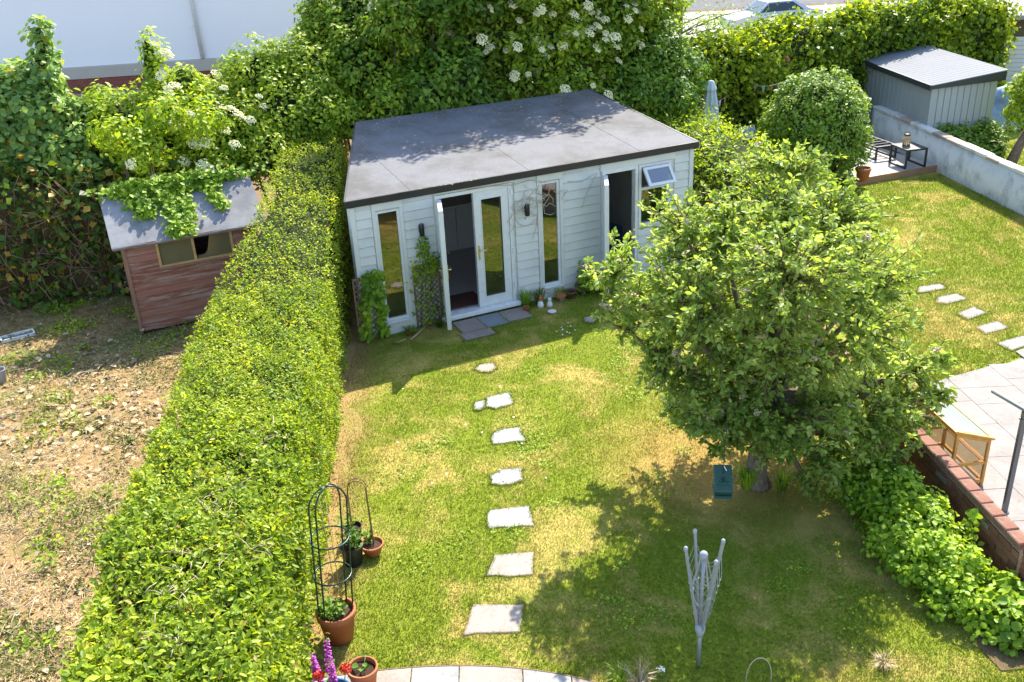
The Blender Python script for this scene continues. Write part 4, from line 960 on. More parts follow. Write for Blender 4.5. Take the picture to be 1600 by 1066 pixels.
rng = np.random.default_rng(3); P = []
for a, c in zip(wp[:-1], wp[1:]):
    for j in range(9): P.append(np.array(a.lerp(c, rng.random()))-np.array([cr.x,cr.y,0])+rng.normal(size=3)*.02)
P = np.array(P); leaves('foliage', P, unit(np.array([[-.6,-.5,.6]])+rng.normal(size=P.shape)*.4), .075*rng.uniform(.7,1.2,len(P)), M['lf_ivy'], t, .9, 'hex', rng)

# ---- ivy over the timber shed roof
sm_ = shed.matrix_basis.copy(); iv = empty('roof_ivy', sm_ @ Vector((1.0,.5,0)), SY, 'ivy spilling over the felt roof of the timber shed', 'ivy')
rng = np.random.default_rng(15); P = []; N = []
def tongue(x0, w_, y0, n):
    for i in range(n):
        f = rng.random()**1.3; y = .80 - f*(.80-y0); x = x0 + rng.normal()*w_*(1-.45*f)+.05*math.sin(y*9)
        h = .03 + abs(rng.normal())*.07*(1-f*.4)
        z = EV+.04 + (RG-EV)*(y/(SDp/2)) + h
        if y > SDp/2-.02: z = RG+.04+h
        P.append((x-1.0,y-.5,z)); N.append((rng.normal()*.35, -.45+rng.normal()*.3, .9))
tongue(.95,.16,-.17,1300); tongue(.45,.12,.25,500); tongue(1.0,.55,.62,1500); tongue(1.62,.08,.18,260); tongue(1.3,.5,.7,900); tongue(.3,.2,.68,300)
P = np.array(P); leaves('foliage', P, np.array(N), .075*rng.uniform(.7,1.3,len(P)), M['lf_ivy'], iv, .9, 'hex', rng, .5)
mb = MB()
for x0, y0 in ((.95,-.12),(.9,.1),(.45,.3),(1.62,.2),(1.1,.0)): mb.tube([(x0-1.0+.1*math.sin(k), .8-(.8-y0)*k/5-.5, EV+.045+(RG-EV)*((.8-(.8-y0)*k/5)/(SDp/2))) for k in range(6)], .008, 5)
mb.build('stem', M['twig'], iv)
# ---- climbers on the garden room
def wall_plant(name, label, pts, mat, L, cat, stemlines, aspect=.85, seed=1, mat_s='twig'):
    t = empty(name, in_room(0,-.06,0), RY, label, cat); rng = np.random.default_rng(seed); P = np.array(pts)
    if len(P): leaves('foliage', P, unit(np.array([[0,-.9,.35]])+rng.normal(size=P.shape)*.4), L*rng.uniform(.65,1.3,len(P)), M[mat], t, aspect, 'hex', rng, .6)
    mb = MB()
    for l in stemlines: mb.tube(l, [.006]*(len(l)-1)+[.003], 5)
    mb.build('stem', M[mat_s], t); return t
rng = np.random.default_rng(22); pts = []
def ribbon(line, w_, n, dep=.04):
    L_ = np.array(line, float)
    for i in range(n):
        f = rng.random()*(len(L_)-1); k = int(f); q = L_[k]*(1-(f-k))+L_[min(k+1,len(L_)-1)]*(f-k)
        pts.append((q[0]+rng.normal()*w_, -.02-abs(rng.normal())*dep, max(.03,q[1]+rng.normal()*w_)))
ribbon([(.30,.05),(.30,.4),(.28,.8),(.20,1.02)], .035, 230); ribbon([(.02,.05),(.05,.45),(.10,.8),(.2,1.0)], .045, 190); ribbon([(.15,1.03),(.33,1.08)], .05, 120)
wall_plant('trellis_ivy', 'broad ivy climbing the corner trellis beside the hedge', pts, 'lf_ivy', .085, 'ivy', [[(.3,-.02,.01),(.3,-.02,.5),(.25,-.02,1.0)],[(.02,-.02,.01),(.1,-.02,.5),(.2,-.02,1.0)]], .85, 23)
pts = []
ribbon([(1.1,.05),(1.05,.5),(1.1,.9)], .13, 150, .03); ribbon([(1.12,1.0),(1.1,1.3),(1.09,1.5)], .06, 110, .03); ribbon([(1.2,1.05),(1.28,1.1)], .09, 130, .03); ribbon([(.95,.8),(1.0,1.1)], .06, 60, .03)
wall_plant('wall_climber', 'thin leaved climber rising from the second trellis to the wall lamp', pts, 'lf_elder', .06, 'climber', [[(1.1,-.02,.01),(1.05,-.02,.5),(1.12,-.02,1.0),(1.09,-.02,1.5)],[(1.2,-.02,.01),(1.15,-.02,.6),(1.25,-.02,1.15)],[(.95,-.02,.01),(1.0,-.02,.6),(1.09,-.02,1.4)],[(1.3,-.02,.01),(1.2,-.02,.7),(1.12,-.02,1.45)]], .6, 24)
lines = []
rr = random.Random(6)
lines.append([(1.9,.0,2.165),(2.3,-.0,2.15),(2.75,.0,2.10),(3.0,0,2.14),(3.3,0,2.05)])
for k in range(13):
    x0 = rr.uniform(2.75,3.5); z0 = rr.uniform(1.7,2.1); l = [(x0,0,z0)]
    for j in range(5): x0 += rr.uniform(-.16,.14); z0 -= rr.uniform(-.05,.16); l.append((x0,rr.uniform(-.03,.0),z0))
    lines.append(l)
lines.append([(2.92+.22*math.cos(a),0,1.62+.24*math.sin(a)) for a in np.linspace(.2,5.6,14)])
lines.append([(3.12,0,1.6),(3.08,0,1.3),(3.0,0,1.12)]); lines.append([(4.25,0,2.05),(4.05,0,1.75),(3.95,0,1.5)]); lines.append([(3.7,0,2.0),(3.95,0,1.95),(4.2,0,2.05)])
wall_plant('bare_climber', 'bare leafless climber stems sprawling over the white boards', [], 'lf_elder', .05, 'climber', lines, mat_s='pale_stem')

# ------------------------------------------------------------------ the apple tree
tb = at(1183,757); apple = empty('apple_tree', (tb.x,tb.y,0), 0, 'spreading apple tree with pale green leaves in the middle of the lawn', 'tree'); o3 = np.array([tb.x,tb.y,0])
LOB = [(1185,450,9.40,1.30,1.0),(1035,440,9.60,.82,.75),(1345,425,9.60,.78,.72),(1215,320,9.75,.90,.62),(1090,580,9.10,.66,.55),(1250,640,8.80,.72,.50),(1345,640,9.00,.66,.55),(1290,540,9.00,.85,.7),(1140,360,9.75,.75,.6),(1300,340,9.75,.75,.55),(985,500,9.40,.42,.38),(1430,570,9.30,.48,.42),(1385,440,9.60,.36,.32),(1060,350,9.75,.55,.42),(1200,540,8.60,.70,.65),(1405,690,9.00,.33,.25),(1150,650,8.85,.36,.30),(1295,730,8.70,.30,.22),(1110,655,8.80,.40,.26),(1215,680,8.65,.42,.26),(1330,705,8.75,.45,.28),(1410,640,9.10,.48,.34),(1240,420,8.70,.9,.7),(1100,480,8.90,.75,.6),(1340,520,8.90,.75,.55),(955,430,9.60,.36,.30),(1250,255,10.05,.5,.34),(1475,560,9.40,.22,.16),(1455,620,9.2,.25,.18),(1110,430,10.9,.85,.65),(1250,420,11.1,.85,.6),(1340,450,10.9,.68,.55),(1010,460,10.7,.55,.45),(1180,500,10.6,.9,.6),(1150,600,9.9,.6,.4),(1300,620,9.9,.6,.4),(1050,540,9.9,.5,.4),(1380,590,9.9,.5,.4),(1180,660,9.3,.42,.26),(1260,700,9.1,.38,.24),(1120,620,9.3,.45,.3),(1130,690,9.0,.34,.2),(1195,705,9.0,.36,.2),(1350,740,8.9,.4,.26),(1280,760,8.8,.28,.18),(1060,640,9.2,.34,.22)]
rng = np.random.default_rng(33); r_ = random.Random(33)
lobes = []
for px, py, Y, r, rz_ in LOB: p = ond(px, py, Y); lobes.append((np.array([p.x,p.y,p.z])-o3, np.array([r,r,rz_])))
mb = MB(); fork = Vector((.02,.04,1.15))
mb.tube([(0,0,-.02),(-.02,.01,.15),(.0,.02,.5),(.03,.03,.85),fork], [.17,.125,.11,.105,.115], 12); mb.build('trunk', M['bark'], apple)
mb = MB(); nodes = []
for c, r in lobes:
    c = Vector(c); a = fork; mids = []
    b_ = a.lerp(c, .45) + Vector((r_.uniform(-.12,.12), r_.uniform(-.12,.12), r_.uniform(-.25,.02)))
    e = c + Vector((r_.uniform(-.1,.1), r_.uniform(-.1,.1), -.1))
    path = [a.lerp(b_, t)*(1-t)+b_.lerp(e, t)*t for t in np.linspace(0,1,8)]
    mb.tube(path, list(np.linspace(.055,.016,8)), 7); nodes += [(p, i/7) for i, p in enumerate(path) if i > 2]
mb.build('limb', M['bark'], apple)
NP = np.array([list(p) for p, _ in nodes])
area = np.array([r[0]*r[0]+2*r[0]*r[2] for _, r in lobes])*np.array([2.4 if q[1] > 575 else 1.0 for q in LOB]); NTW = 2750
li = rng.choice(len(lobes), NTW, p=area/area.sum()); tw = MB(); LP = []; LN = []; LA = []; LR = []
blos = []
for i in range(NTW):
    c, r = lobes[li[i]]; d = unit(rng.normal(size=3)); d[2] = d[2]*.8+.12; tip = c + d*r*rng.uniform(.66,1.03)
    k = np.argmin(np.linalg.norm(NP-(tip*.8+c*.2), axis=1)); a = NP[k]; m_ = a*.5+tip*.5+np.array([0,0,.10])+rng.normal(size=3)*.05
    pts = [a*(1-t)**2+2*m_*t*(1-t)+tip*t*t for t in np.linspace(0,1,6)]
    tw.tube(pts, list(np.linspace(.010,.003,6)), 4, False)
    tdir = unit(pts[-1]-pts[-3]); shade = rng.random()*.35
    ln = np.linalg.norm(tip-a); nn = int(21+min(ln,1.2)*18)
    t0 = max(.0, 1-.62/max(ln,.3))
    for j in range(nn):
        t = t0 + (1-t0)*rng.random()**.75; q = a*(1-t)**2+2*m_*t*(1-t)+tip*t*t
        od = unit(rng.normal(size=3)+.5*tdir)
        LP.append(q+od*.012); LA.append(od+.5*tdir+np.array([0,0,.15])); LN.append(np.array([0,0,.75])+rng.normal(size=3)*.55); LR.append(shade+.65*rng.random())
    if rng.random() < .22 and d[2] > -.2: blos.append(tip)
tw.build('twigs', M['twig'], apple)
LP = np.array(LP); leaves('crown', LP, np.array(LN), .068*rng.uniform(.5,1.35,len(LP)), M['lf_apple'], apple, .52, 'hex', rng, .15, A=np.array(LA), rnd=np.array(LR))
bl = flower_mesh('withered_blossom', .05, 26, M['petal_tan'], 4, .035)
for i, p in enumerate(blos[:90]): o = link('withered_blossom', bl, apple, p+np.array([0,0,.03]), (r_.uniform(-.5,.5),r_.uniform(-.5,.5),r_.uniform(0,6))); s_ = r_.uniform(.6,1.1); o.scale = (s_,s_,s_)

# ------------------------------------------------------------------ grass, litter, tufts
def inside(poly, X, Y):
    r = np.zeros(len(X), bool); n = len(poly); j = n-1
    for i in range(n):
        xi, yi = poly[i]; xj, yj = poly[j]
        c = ((yi > Y) != (yj > Y)) & (X < (xj-xi)*(Y-yi)/(yj-yi+1e-12)+xi); r ^= c; j = i
    return r
def blades(name, poly, n, h, w_, seed, label, extra=None, cutroom=True):
    rng = np.random.default_rng(seed); p = np.array(poly); lo, hi = p.min(0), p.max(0); m_ = int(n*1.7)
    X = lo[0]+rng.random(m_)*(hi[0]-lo[0]); u = rng.random(m_); Y = lo[1]+(u**1.35)*(hi[1]-lo[1])
    k = inside(poly, X, Y)
    for s_ in STONES: k &= ~inside(s_, X, Y)
    if cutroom:
        c, s1 = math.cos(RY), math.sin(RY); U = (X-RX0)*c+(Y-RY0)*s1; V = -(X-RX0)*s1+(Y-RY0)*c; k &= ~((V > -.03) & (U > -.1))
    dry = lump(np.stack([X,Y,0*X],1), 2.6, 77)
    k &= (X > -1.9-.075*(Y-7)+.25*dry) | (rng.random(m_) < .45)          # thin beside the hedge
    k &= (np.hypot(X-2.5, Y-9.7) > .9+.3*dry) | (rng.random(m_) < .45)
    X, Y = X[k][:n], Y[k][:n]; nb0 = len(X)
    if cutroom:
        ex, ey = [], []
        for st_ in STONES:
            q = np.array(st_); c = q.mean(0); q = c+(q-c)*1.13
            for i in range(len(q)):
                a, e = q[i], q[(i+1) % len(q)]; f = rng.random(26 if len(q) > 8 else 90); ex.append(a[0]+(e[0]-a[0])*f+rng.normal(size=len(f))*.012); ey.append(a[1]+(e[1]-a[1])*f+rng.normal(size=len(f))*.012)
        X = np.concatenate([X]+ex); Y = np.concatenate([Y]+ey)
    m_ = len(X)
    hh = np.where(np.arange(m_) < nb0, 1.0, 1.55)*h*rng.uniform(.5,1.4,m_)*(1+.35*lump(np.stack([X,Y,0*X],1), 4.0, 78)); a = rng.random(m_)*6.283; ln = rng.normal(size=(m_,2))*.55
    wv = w_*rng.uniform(.7,1.3,m_)
    V = np.zeros((m_,3,3)); V[:,0] = np.stack([X-np.cos(a)*wv, Y-np.sin(a)*wv, 0*X], 1); V[:,1] = np.stack([X+np.cos(a)*wv, Y+np.sin(a)*wv, 0*X], 1)
    V[:,2] = np.stack([X+ln[:,0]*hh, Y+ln[:,1]*hh, hh], 1)
    me = np_mesh(name, V.reshape(-1,3), np.full(m_,3), np.arange(m_*3), M['blade'], {'rnd': np.repeat(rng.random(m_),3)})
    return tag(link(name, me), label, 'grass', kind='stuff')
blades('grass', [(-2.45,6.0),(4.75,6.0),(4.7,12),(4.6,16.5),(3.2,16.4),(-2.45,13.9)], 370000, .025, .0036, 91, 'short patchy lawn grass, green and straw coloured')
blades('neighbour_grass', [(5.0,11.0),(7.3,12.2),(10.4,13.6),(10.45,18.3),(10.1,21.5),(8.0,20.8),(5.2,20.0)], 110000, .036, .006, 92, 'short mown grass of the right hand garden', cutroom=False)
blades('far_grass', [(10.8,15),(14.5,17),(14.5,24),(10.3,24)], 26000, .05, .010, 93, 'grass behind the whitewashed wall', cutroom=False)

# low broad-leaved weeds and clover in patches of the lawn
rng = np.random.default_rng(101); P = []
for k in range(46):
    cx_, cy_ = rng.uniform(-1.6,3.9), rng.uniform(6.5,13.2); r = rng.uniform(.10,.34)
    for j in range(int(r*420)):
        a = rng.random()*6.283; q = r*rng.random()**.6; P.append((cx_+math.cos(a)*q, cy_+math.sin(a)*q, rng.uniform(.012,.034)))
P = np.array(P); kk = np.ones(len(P), bool)
for s_ in STONES: kk &= ~inside(s_, P[:,0], P[:,1])
c_, s1_ = math.cos(RY), math.sin(RY); kk &= (-(P[:,0]-RX0)*s1_+(P[:,1]-RY0)*c_) < -.05; P = P[kk]
tag(leaves('lawn_weeds', P, unit(np.array([[0,0,1.0]])+rng.normal(size=P.shape)*.35), .026*rng.uniform(.6,1.5,len(P)), M['lf_border'], None, .7, 'dia', rng), 'clover and low weeds in patches of the lawn', 'weeds', kind='stuff')
def tuft(name, label, loc, n, h, spread, mat, seed, cat='plant', w_=.008, group=None):
    rng = np.random.default_rng(seed); t = empty(name, loc, 0, label, cat, group); V = []; I = []
    for i in range(n):
        a = rng.random()*6.28; r = spread*.3*rng.random(); b0 = np.array([math.cos(a)*r, math.sin(a)*r, 0]); ln = np.array([math.cos(a), math.sin(a), 0])*spread*rng.uniform(.3,1); hh = h*rng.uniform(.6,1.1)
        sd = np.array([-math.sin(a), math.cos(a), 0])*w_*rng.uniform(.7,1.2); k = len(V)
        m_ = b0+ln*.35+np.array([0,0,hh*.75]); e = b0+ln+np.array([0,0,hh*rng.uniform(.6,1)])
        V += [b0-sd, b0+sd, m_+sd*.8, m_-sd*.8, e]; I.append((k,k+1,k+2,k+3)); I.append((k+3,k+2,k+4))
    me = bpy.data.meshes.new('leaf_blades'); me.from_pydata([tuple(v) for v in V], [], I); at_ = me.attributes.new('rnd','FLOAT','POINT'); at_.data.foreach_set('value', np.repeat(rng.random(n),5).astype(np.float32)); me.materials.append(M[mat]); link('leaf_blades', me, t); return t
tuft('tall_grass', 'clump of long uncut grass at the foot of the apple tree', (tb.x-.12,tb.y-.05,0), 150, .34, .24, 'lf_ivy', 5)
tuft('tall_grass', 'small uncut grass tuft right of the apple trunk', (tb.x+.25,tb.y-.12,0), 60, .26, .2, 'lf_border', 6)
GW = 'weeds along the front of the garden room'
for i, (u, h, lbx) in enumerate(((2.80,.34,'grassy weed tuft beside the right door post'),(3.05,.30,'dry weed tuft under the second tall window'),(3.45,.22,'low weeds in front of the second tall window'),(4.15,.24,'weeds at the wall just left of the second doorway'),(.72,.14,'dry weed tuft below the first tall window'),(1.25,.16,'weeds at the foot of the second trellis'))):
    tuft('weed_tuft', lbx, in_room(u,-.16,0), 70, h, .22, ('lf_ivy','lf_thicket')[i % 2], 40+i, 'weed', .007, GW)
p = in_room(3.92,-.2); bush('young_shrub', 'small upright leafy shrub growing against the white boards', 'shrub', [((p.x,p.y,.2),(.13,.12,.17)),((p.x-.05,p.y-.02,.38),(.08,.08,.15)),((p.x+.12,p.y,.16),(.11,.10,.12))], M['lf_elder'], 520, .065, .07, seed=47, core=0)

# dead leaves, clippings and twigs on the rough ground at the left
def in_view(pxs): return [at(*q) for q in pxs]
rng = np.random.default_rng(17); P = []; Ls = []; R = []
def scatter(px0, py0, sx_, sy_, n, l0, l1, lo, hi):
    for i in range(n):
        q = at(px0+rng.normal()*sx_, py0+rng.normal()*sy_)
        if q.x < -3.75-.06*(q.y-10): P.append((q.x,q.y,.012+abs(rng.normal())*.03)); Ls.append(rng.uniform(l0,l1)); R.append(rng.uniform(lo,hi))
scatter(130,630,95,45,380,.04,.13,.2,1.0); scatter(60,700,70,45,90,.04,.10,.3,1); scatter(150,560,80,30,260,.03,.08,.0,.6); scatter(120,850,90,120,200,.03,.08,.0,.8); scatter(60,960,70,90,120,.03,.08,.0,.9); scatter(100,470,90,40,90,.04,.08,.0,.5)
P = np.array(P); o = leaves('leaf_litter', P, unit(np.array([[0,0,1.0]])+rng.normal(size=P.shape)*.28), np.array(Ls), M['litter'], None, .7, 'hex', rng, rnd=np.array(R)); tag(o, 'dead pale leaves strewn over the rough ground left of the hedge', 'leaf litter', kind='stuff')
P = []
for i in range(17000):
    q = at(*[(rng.uniform(-20,330)), (rng.uniform(560,1066))]); 
    if q.x < -3.7-.06*(q.y-10) and lump(np.array([[q.x,q.y,0.0]]), 2.4, 5)[0] + rng.normal()*.16 > .12: P.append((q.x,q.y,.015+abs(rng.normal())*.03))
for i in range(3800):
    q = at(rng.uniform(-10,330), rng.uniform(430,610)); P.append((q.x,q.y,.015+abs(rng.normal())*.025))
P = np.array(P); P = P[P[:,0] < -3.6-.06*(P[:,1]-10)]
o = leaves('hedge_clippings', P, unit(np.array([[0,0,.8]])+rng.normal(size=P.shape)*.6), .055*rng.uniform(.6,1.4,len(P)), M['lf_clip'], None, .42, 'dia', rng); tag(o, 'green and brown hedge clippings lying left of the hedge', 'clippings', kind='stuff')
mb = MB()
for i in range(650):
    q = at(rng.uniform(-20,330), rng.uniform(540,1066))
    if q.x > -3.75-.06*(q.y-10): continue
    a = rng.random()*6.28; ln = rng.uniform(.08,.5)*(.6 if i % 3 else 1); d = Vector((math.cos(a), math.sin(a), rng.normal()*.08))*ln
    s_ = Vector((q.x,q.y,.02+abs(rng.normal())*.02)); mb.tube([s_, s_+d*.5+Vector((rng.normal()*.02,rng.normal()*.02,.015)), Vector((s_.x+d.x, s_.y+d.y, max(.01,s_.z+d.z)))], [.0045,.004,.002], 4)
o = mb.build('cut_twigs', M['pale_stem']); tag(o, 'cut pale twigs scattered left of the hedge', 'twigs', kind='stuff')
P = []
for k in range(34):
    q = at(rng.uniform(-10,300), rng.uniform(455,1060))
    if q.x > -4.0-.06*(q.y-10): continue
    r = rng.uniform(.12,.45)
    for j in range(int(r*380)): a = rng.random()*6.283; f = r*rng.random()**.6; P.append((q.x+math.cos(a)*f, q.y+math.sin(a)*f, rng.uniform(.02,.09)))
P = np.array(P); P = P[P[:,0] < -3.7-.06*(P[:,1]-10)]; tag(leaves('ground_weeds', P, unit(np.array([[0,0,.8]])+rng.normal(size=P.shape)*.5), .06*rng.uniform(.5,1.4,len(P)), M['lf_border'], None, .5, 'dia', rng), 'green weeds sprouting on the rough ground at the left', 'weeds', kind='stuff')
m_ = 26000; QX = rng.uniform(-60,345,m_); QY = rng.uniform(500,1090,m_); Q = np.array([list(at(a,b_)) for a, b_ in zip(QX, QY)])
kk = (Q[:,0] < -3.62-.06*(Q[:,1]-10)) & (lump(Q, 1.9, 12)+rng.normal(size=m_)*.35 > -.25); Q = Q[kk]; m_ = len(Q); a = rng.random(m_)*6.283+lump(Q, 1.2, 3)*1.5; ln = rng.uniform(.04,.16,m_)
V = np.zeros((m_,3,3)); dv = np.stack([np.cos(a)*ln, np.sin(a)*ln, rng.normal(size=m_)*.012], 1); pv = np.stack([-np.sin(a), np.cos(a), 0*a], 1)*.0035; Q[:,2] = .014+rng.random(m_)*.03
V[:,0] = Q-pv; V[:,1] = Q+pv; V[:,2] = Q+dv; V[:,2,2] = np.maximum(V[:,2,2], .006)
tag(link('dry_straw', np_mesh('dry_straw', V.reshape(-1,3), np.full(m_,3), np.arange(m_*3), M['straw'], {'rnd': np.repeat(rng.random(m_),3)})), 'dry straw and raked grass on the rough ground at the left', 'straw', kind='stuff')
# fallen petals on the garden room roof, clover flowers on the lawn
P = []
for i in range(330):
    u = rng.uniform(.6,6.1); v = 3.55-abs(rng.normal())*.45
    if v < .0 or u < edge_u(v)+.1: continue
    p = in_room(u,v,rz(u,v)+.009); P.append(tuple(p))
for i in range(14): p = in_room(1.55+rng.normal()*.25,-.09+rng.normal()*.01,2.306); P.append(tuple(p))
P = np.array(P); o = leaves('fallen_petals', P, unit(np.array([[0,0,1.0]])+rng.normal(size=P.shape)*.2), .034*rng.uniform(.5,1.2,len(P)), M['petal_tan'], None, .8, 'dia', rng); tag(o, 'pale petals and leaf bits fallen on the flat roof', 'petals', kind='stuff')
P = []
for i in range(26): q = at(884+rng.normal()*9, 517+rng.normal()*5) if i < 12 else at(rng.uniform(600,900), rng.uniform(560,760)); P.append((q.x,q.y,.035))
P = np.array(P); o = leaves('clover_flowers', P, unit(np.array([[0,0,1.0]])+rng.normal(size=P.shape)*.2), .03, M['petal_white'], None, .9, 'hex', rng); tag(o, 'tiny white daisies scattered in the lawn', 'daisies', kind='stuff')
# ================================================================== THINGS IN THE GARDENS
def pot(name, label, loc, r, h, mat, group=None, cat='plant pot', taper=.72, rim=True, soil=.86, seg=28):
    t = empty(name, loc, 0, label, cat, group); b_ = r*taper; th = r*.09
    pr_ = [(b_*.9,0),(b_,.004)]
    if rim: pr_ += [(r*.93,h*.80),(r*1.0,h*.805),(r*1.02,h*.99),(r*.99,h),(r*.90,h),(r*.88,h*.9),(r*.84,h*soil-.01)]
    else: pr_ += [(r*.99,h*.98),(r,h),(r-th,h),(r-th*1.2,h*soil-.01)]
    MB().lathe(pr_, seg, closed=True).build('pot_wall', M[mat], t)
    MB().lathe([(0,0.002),(b_*.9,.002)], seg, closed=True).build('pot_base', M[mat], t)
    o = MB(); n = 5; rs = r*.87; vs = []; r2 = random.Random(int(r*1e4)+len(label))
    o.lathe([(rs*k/n, h*soil + (.006*r2.uniform(-1,1) if k < n else -.004)) for k in range(n,-1,-1)], 18, closed=True); o.build('compost', M['soil'], t)
    return t
def leafplant(t, n, h0, h1, spread, L, mat, seed, aspect=.6, stems_n=5, c=(0,0)):
    rng = np.random.default_rng(seed); P = []; mb = MB()
    for k in range(stems_n):
        a = rng.random()*6.28; r = spread*rng.random()**.5; tip = Vector((c[0]+math.cos(a)*r, c[1]+math.sin(a)*r, rng.uniform(h0+(h1-h0)*.5,h1))); b0 = Vector((c[0]+math.cos(a)*r*.3, c[1]+math.sin(a)*r*.3, h0-.02))
        mb.tube([b0, b0.lerp(tip,.5)+Vector((0,0,.02)), tip], [.004,.003,.002], 5)
        for j in range(n//stems_n): f = rng.uniform(.15,1.05); P.append(np.array(b0.lerp(tip,f))+rng.normal(size=3)*L*.35)
    mb.build('stem', M['green_stem'], t); P = np.array(P)
    leaves('foliage', P, unit(np.array([[0,0,.8]])+rng.normal(size=P.shape)*.55), L*rng.uniform(.6,1.25,len(P)), M[mat], t, aspect, 'hex', rng, .1)

# big terracotta pot with its green wire obelisk
bp = at(531,996); p1 = pot('terracotta_pot', 'large terracotta pot holding a green wire obelisk beside the hedge', (bp.x,bp.y,0), .185, .34, 'terracotta', 'clay pots on the lawn', soil=.88)
leafplant(p1, 330, .30, .46, .15, .045, 'lf_pot', 4, .7, 16, (-.04,-.02))
ob = empty('wire_obelisk', (bp.x,bp.y,.27), 0, 'dark green wire obelisk with rings standing in the large terracotta pot', 'plant support')
ht = over(520,757,bp).z - .27; R0 = .165
tilt = (over(512,757,bp) - Vector((bp.x,bp.y,0))); lx = .075
angs = [rad(a) for a in (28,62,208,242)]
for a in angs:
    pts = []
    for k in range(15):
        f = k/14; z = ht*(f*.86) if f < .999 else ht*.86
        r = R0*(1.0+.06*f); pts.append((math.cos(a)*r + lx*f, math.sin(a)*r, z))
    for k in range(1,8):
        q = k/7*math.pi/2; pts.append((math.cos(a)*R0*1.06*math.cos(q)+lx, math.sin(a)*R0*1.06*math.cos(q), ht*.86+ht*.14*math.sin(q)))
    MB().tube(pts, .0085, 6).build('upright', M['green_metal'], ob)
for f in (.04,.34,.62): 
    MB().tube([(math.cos(q)*R0*(1.02+.06*f)+lx*f, math.sin(q)*R0*(1.02+.06*f), ht*f) for q in np.linspace(0,2*math.pi,33)], .0075, 6, False).build('ring', M['green_metal'], ob)
cn = empty('garden_cane', (bp.x,bp.y,.28), 0, 'thin bamboo canes standing inside the wire obelisk', 'cane')
for dx, dy, tx in ((.02,.05,.0),(.05,.07,.02)): MB().tube([(dx,dy,0),(dx+tx-.03,dy+.02,ht*.88)], .004, 5).build('cane', M['cane'], cn)
# black plastic pot behind it and the shallow bowl with a rusty hoop
q = at(553,880); p2 = pot('plastic_pot', 'black plastic pot with a leafy plant behind the wire obelisk', (q.x,q.y,0), .125, .24, 'black_plastic', rim=False, soil=.82)
leafplant(p2, 150, .2, .56, .13, .055, 'lf_pot', 5, .6, 8, (.02,.03))
q2 = at(540,842); p2b = pot('plastic_pot', 'smaller black plastic pot half hidden at the hedge foot', (q2.x+.10,q2.y-.02,0), .10, .18, 'black_plastic', rim=False, soil=.82)
leafplant(p2b, 50, .15, .34, .08, .045, 'lf_pot', 15, .6, 4)
q = at(583,866); p3 = pot('terracotta_bowl', 'small terracotta bowl with a young plant on the lawn', (q.x,q.y,0), .125, .145, 'terracotta', 'clay pots on the lawn', soil=.80, taper=.62)
leafplant(p3, 60, .11, .34, .05, .045, 'lf_pot', 6, .6, 4, (-.03,.04))
hp_ = empty('wire_hoop', (q.x,q.y,.10), 0, 'thin rusty wire hoop rising from the small terracotta bowl', 'plant support'); hh = over(563,748,at(565,866)).z-.10
for dy, k in ((-.02,0),(.03,1)):
    pts = [(.02,dy,0)] + [(.02-.012*f,dy,hh*.85*f) for f in (.3,.6,.9)] + [(-.085+.095*math.cos(a),dy+.02,hh*.86+.11*math.sin(a)) for a in np.linspace(.1,math.pi-.1,9)] + [(-.19,dy+.02,hh*.86*f) for f in (.9,.6,.3,.02)]
    MB().tube(pts, .005, 5).build('wire', M['rust'], hp_)
# pot with seedlings at the bottom edge
q = at(566,1044,.24); p4_ = pot('terracotta_pot', 'terracotta pot with round seedling leaves at the edge of the terrace', (q.x,q.y-.0,0), .135, .255, 'terracotta', 'clay pots on the lawn', soil=.84)
rng = np.random.default_rng(7); P = np.array([(-.03,.0,.26),(-.05,.03,.25),(0,-.03,.265),(.01,.01,.28),(-.02,-.06,.25),(.02,.04,.25),(.03,-.01,.25),(-.06,-.01,.245),(.02,.12,.275)])
leaves('foliage', P, unit(np.array([[0,-.1,1.0]])+rng.normal(size=P.shape)*.25), .06*rng.uniform(.7,1.1,len(P)), M['lf_pot'], p4_, .9, 'hex', rng)
mb = MB(); [mb.tube([(0,0,.20),tuple(p)], .003, 4) for p in P]; mb.build('stem', M['green_stem'], p4_)
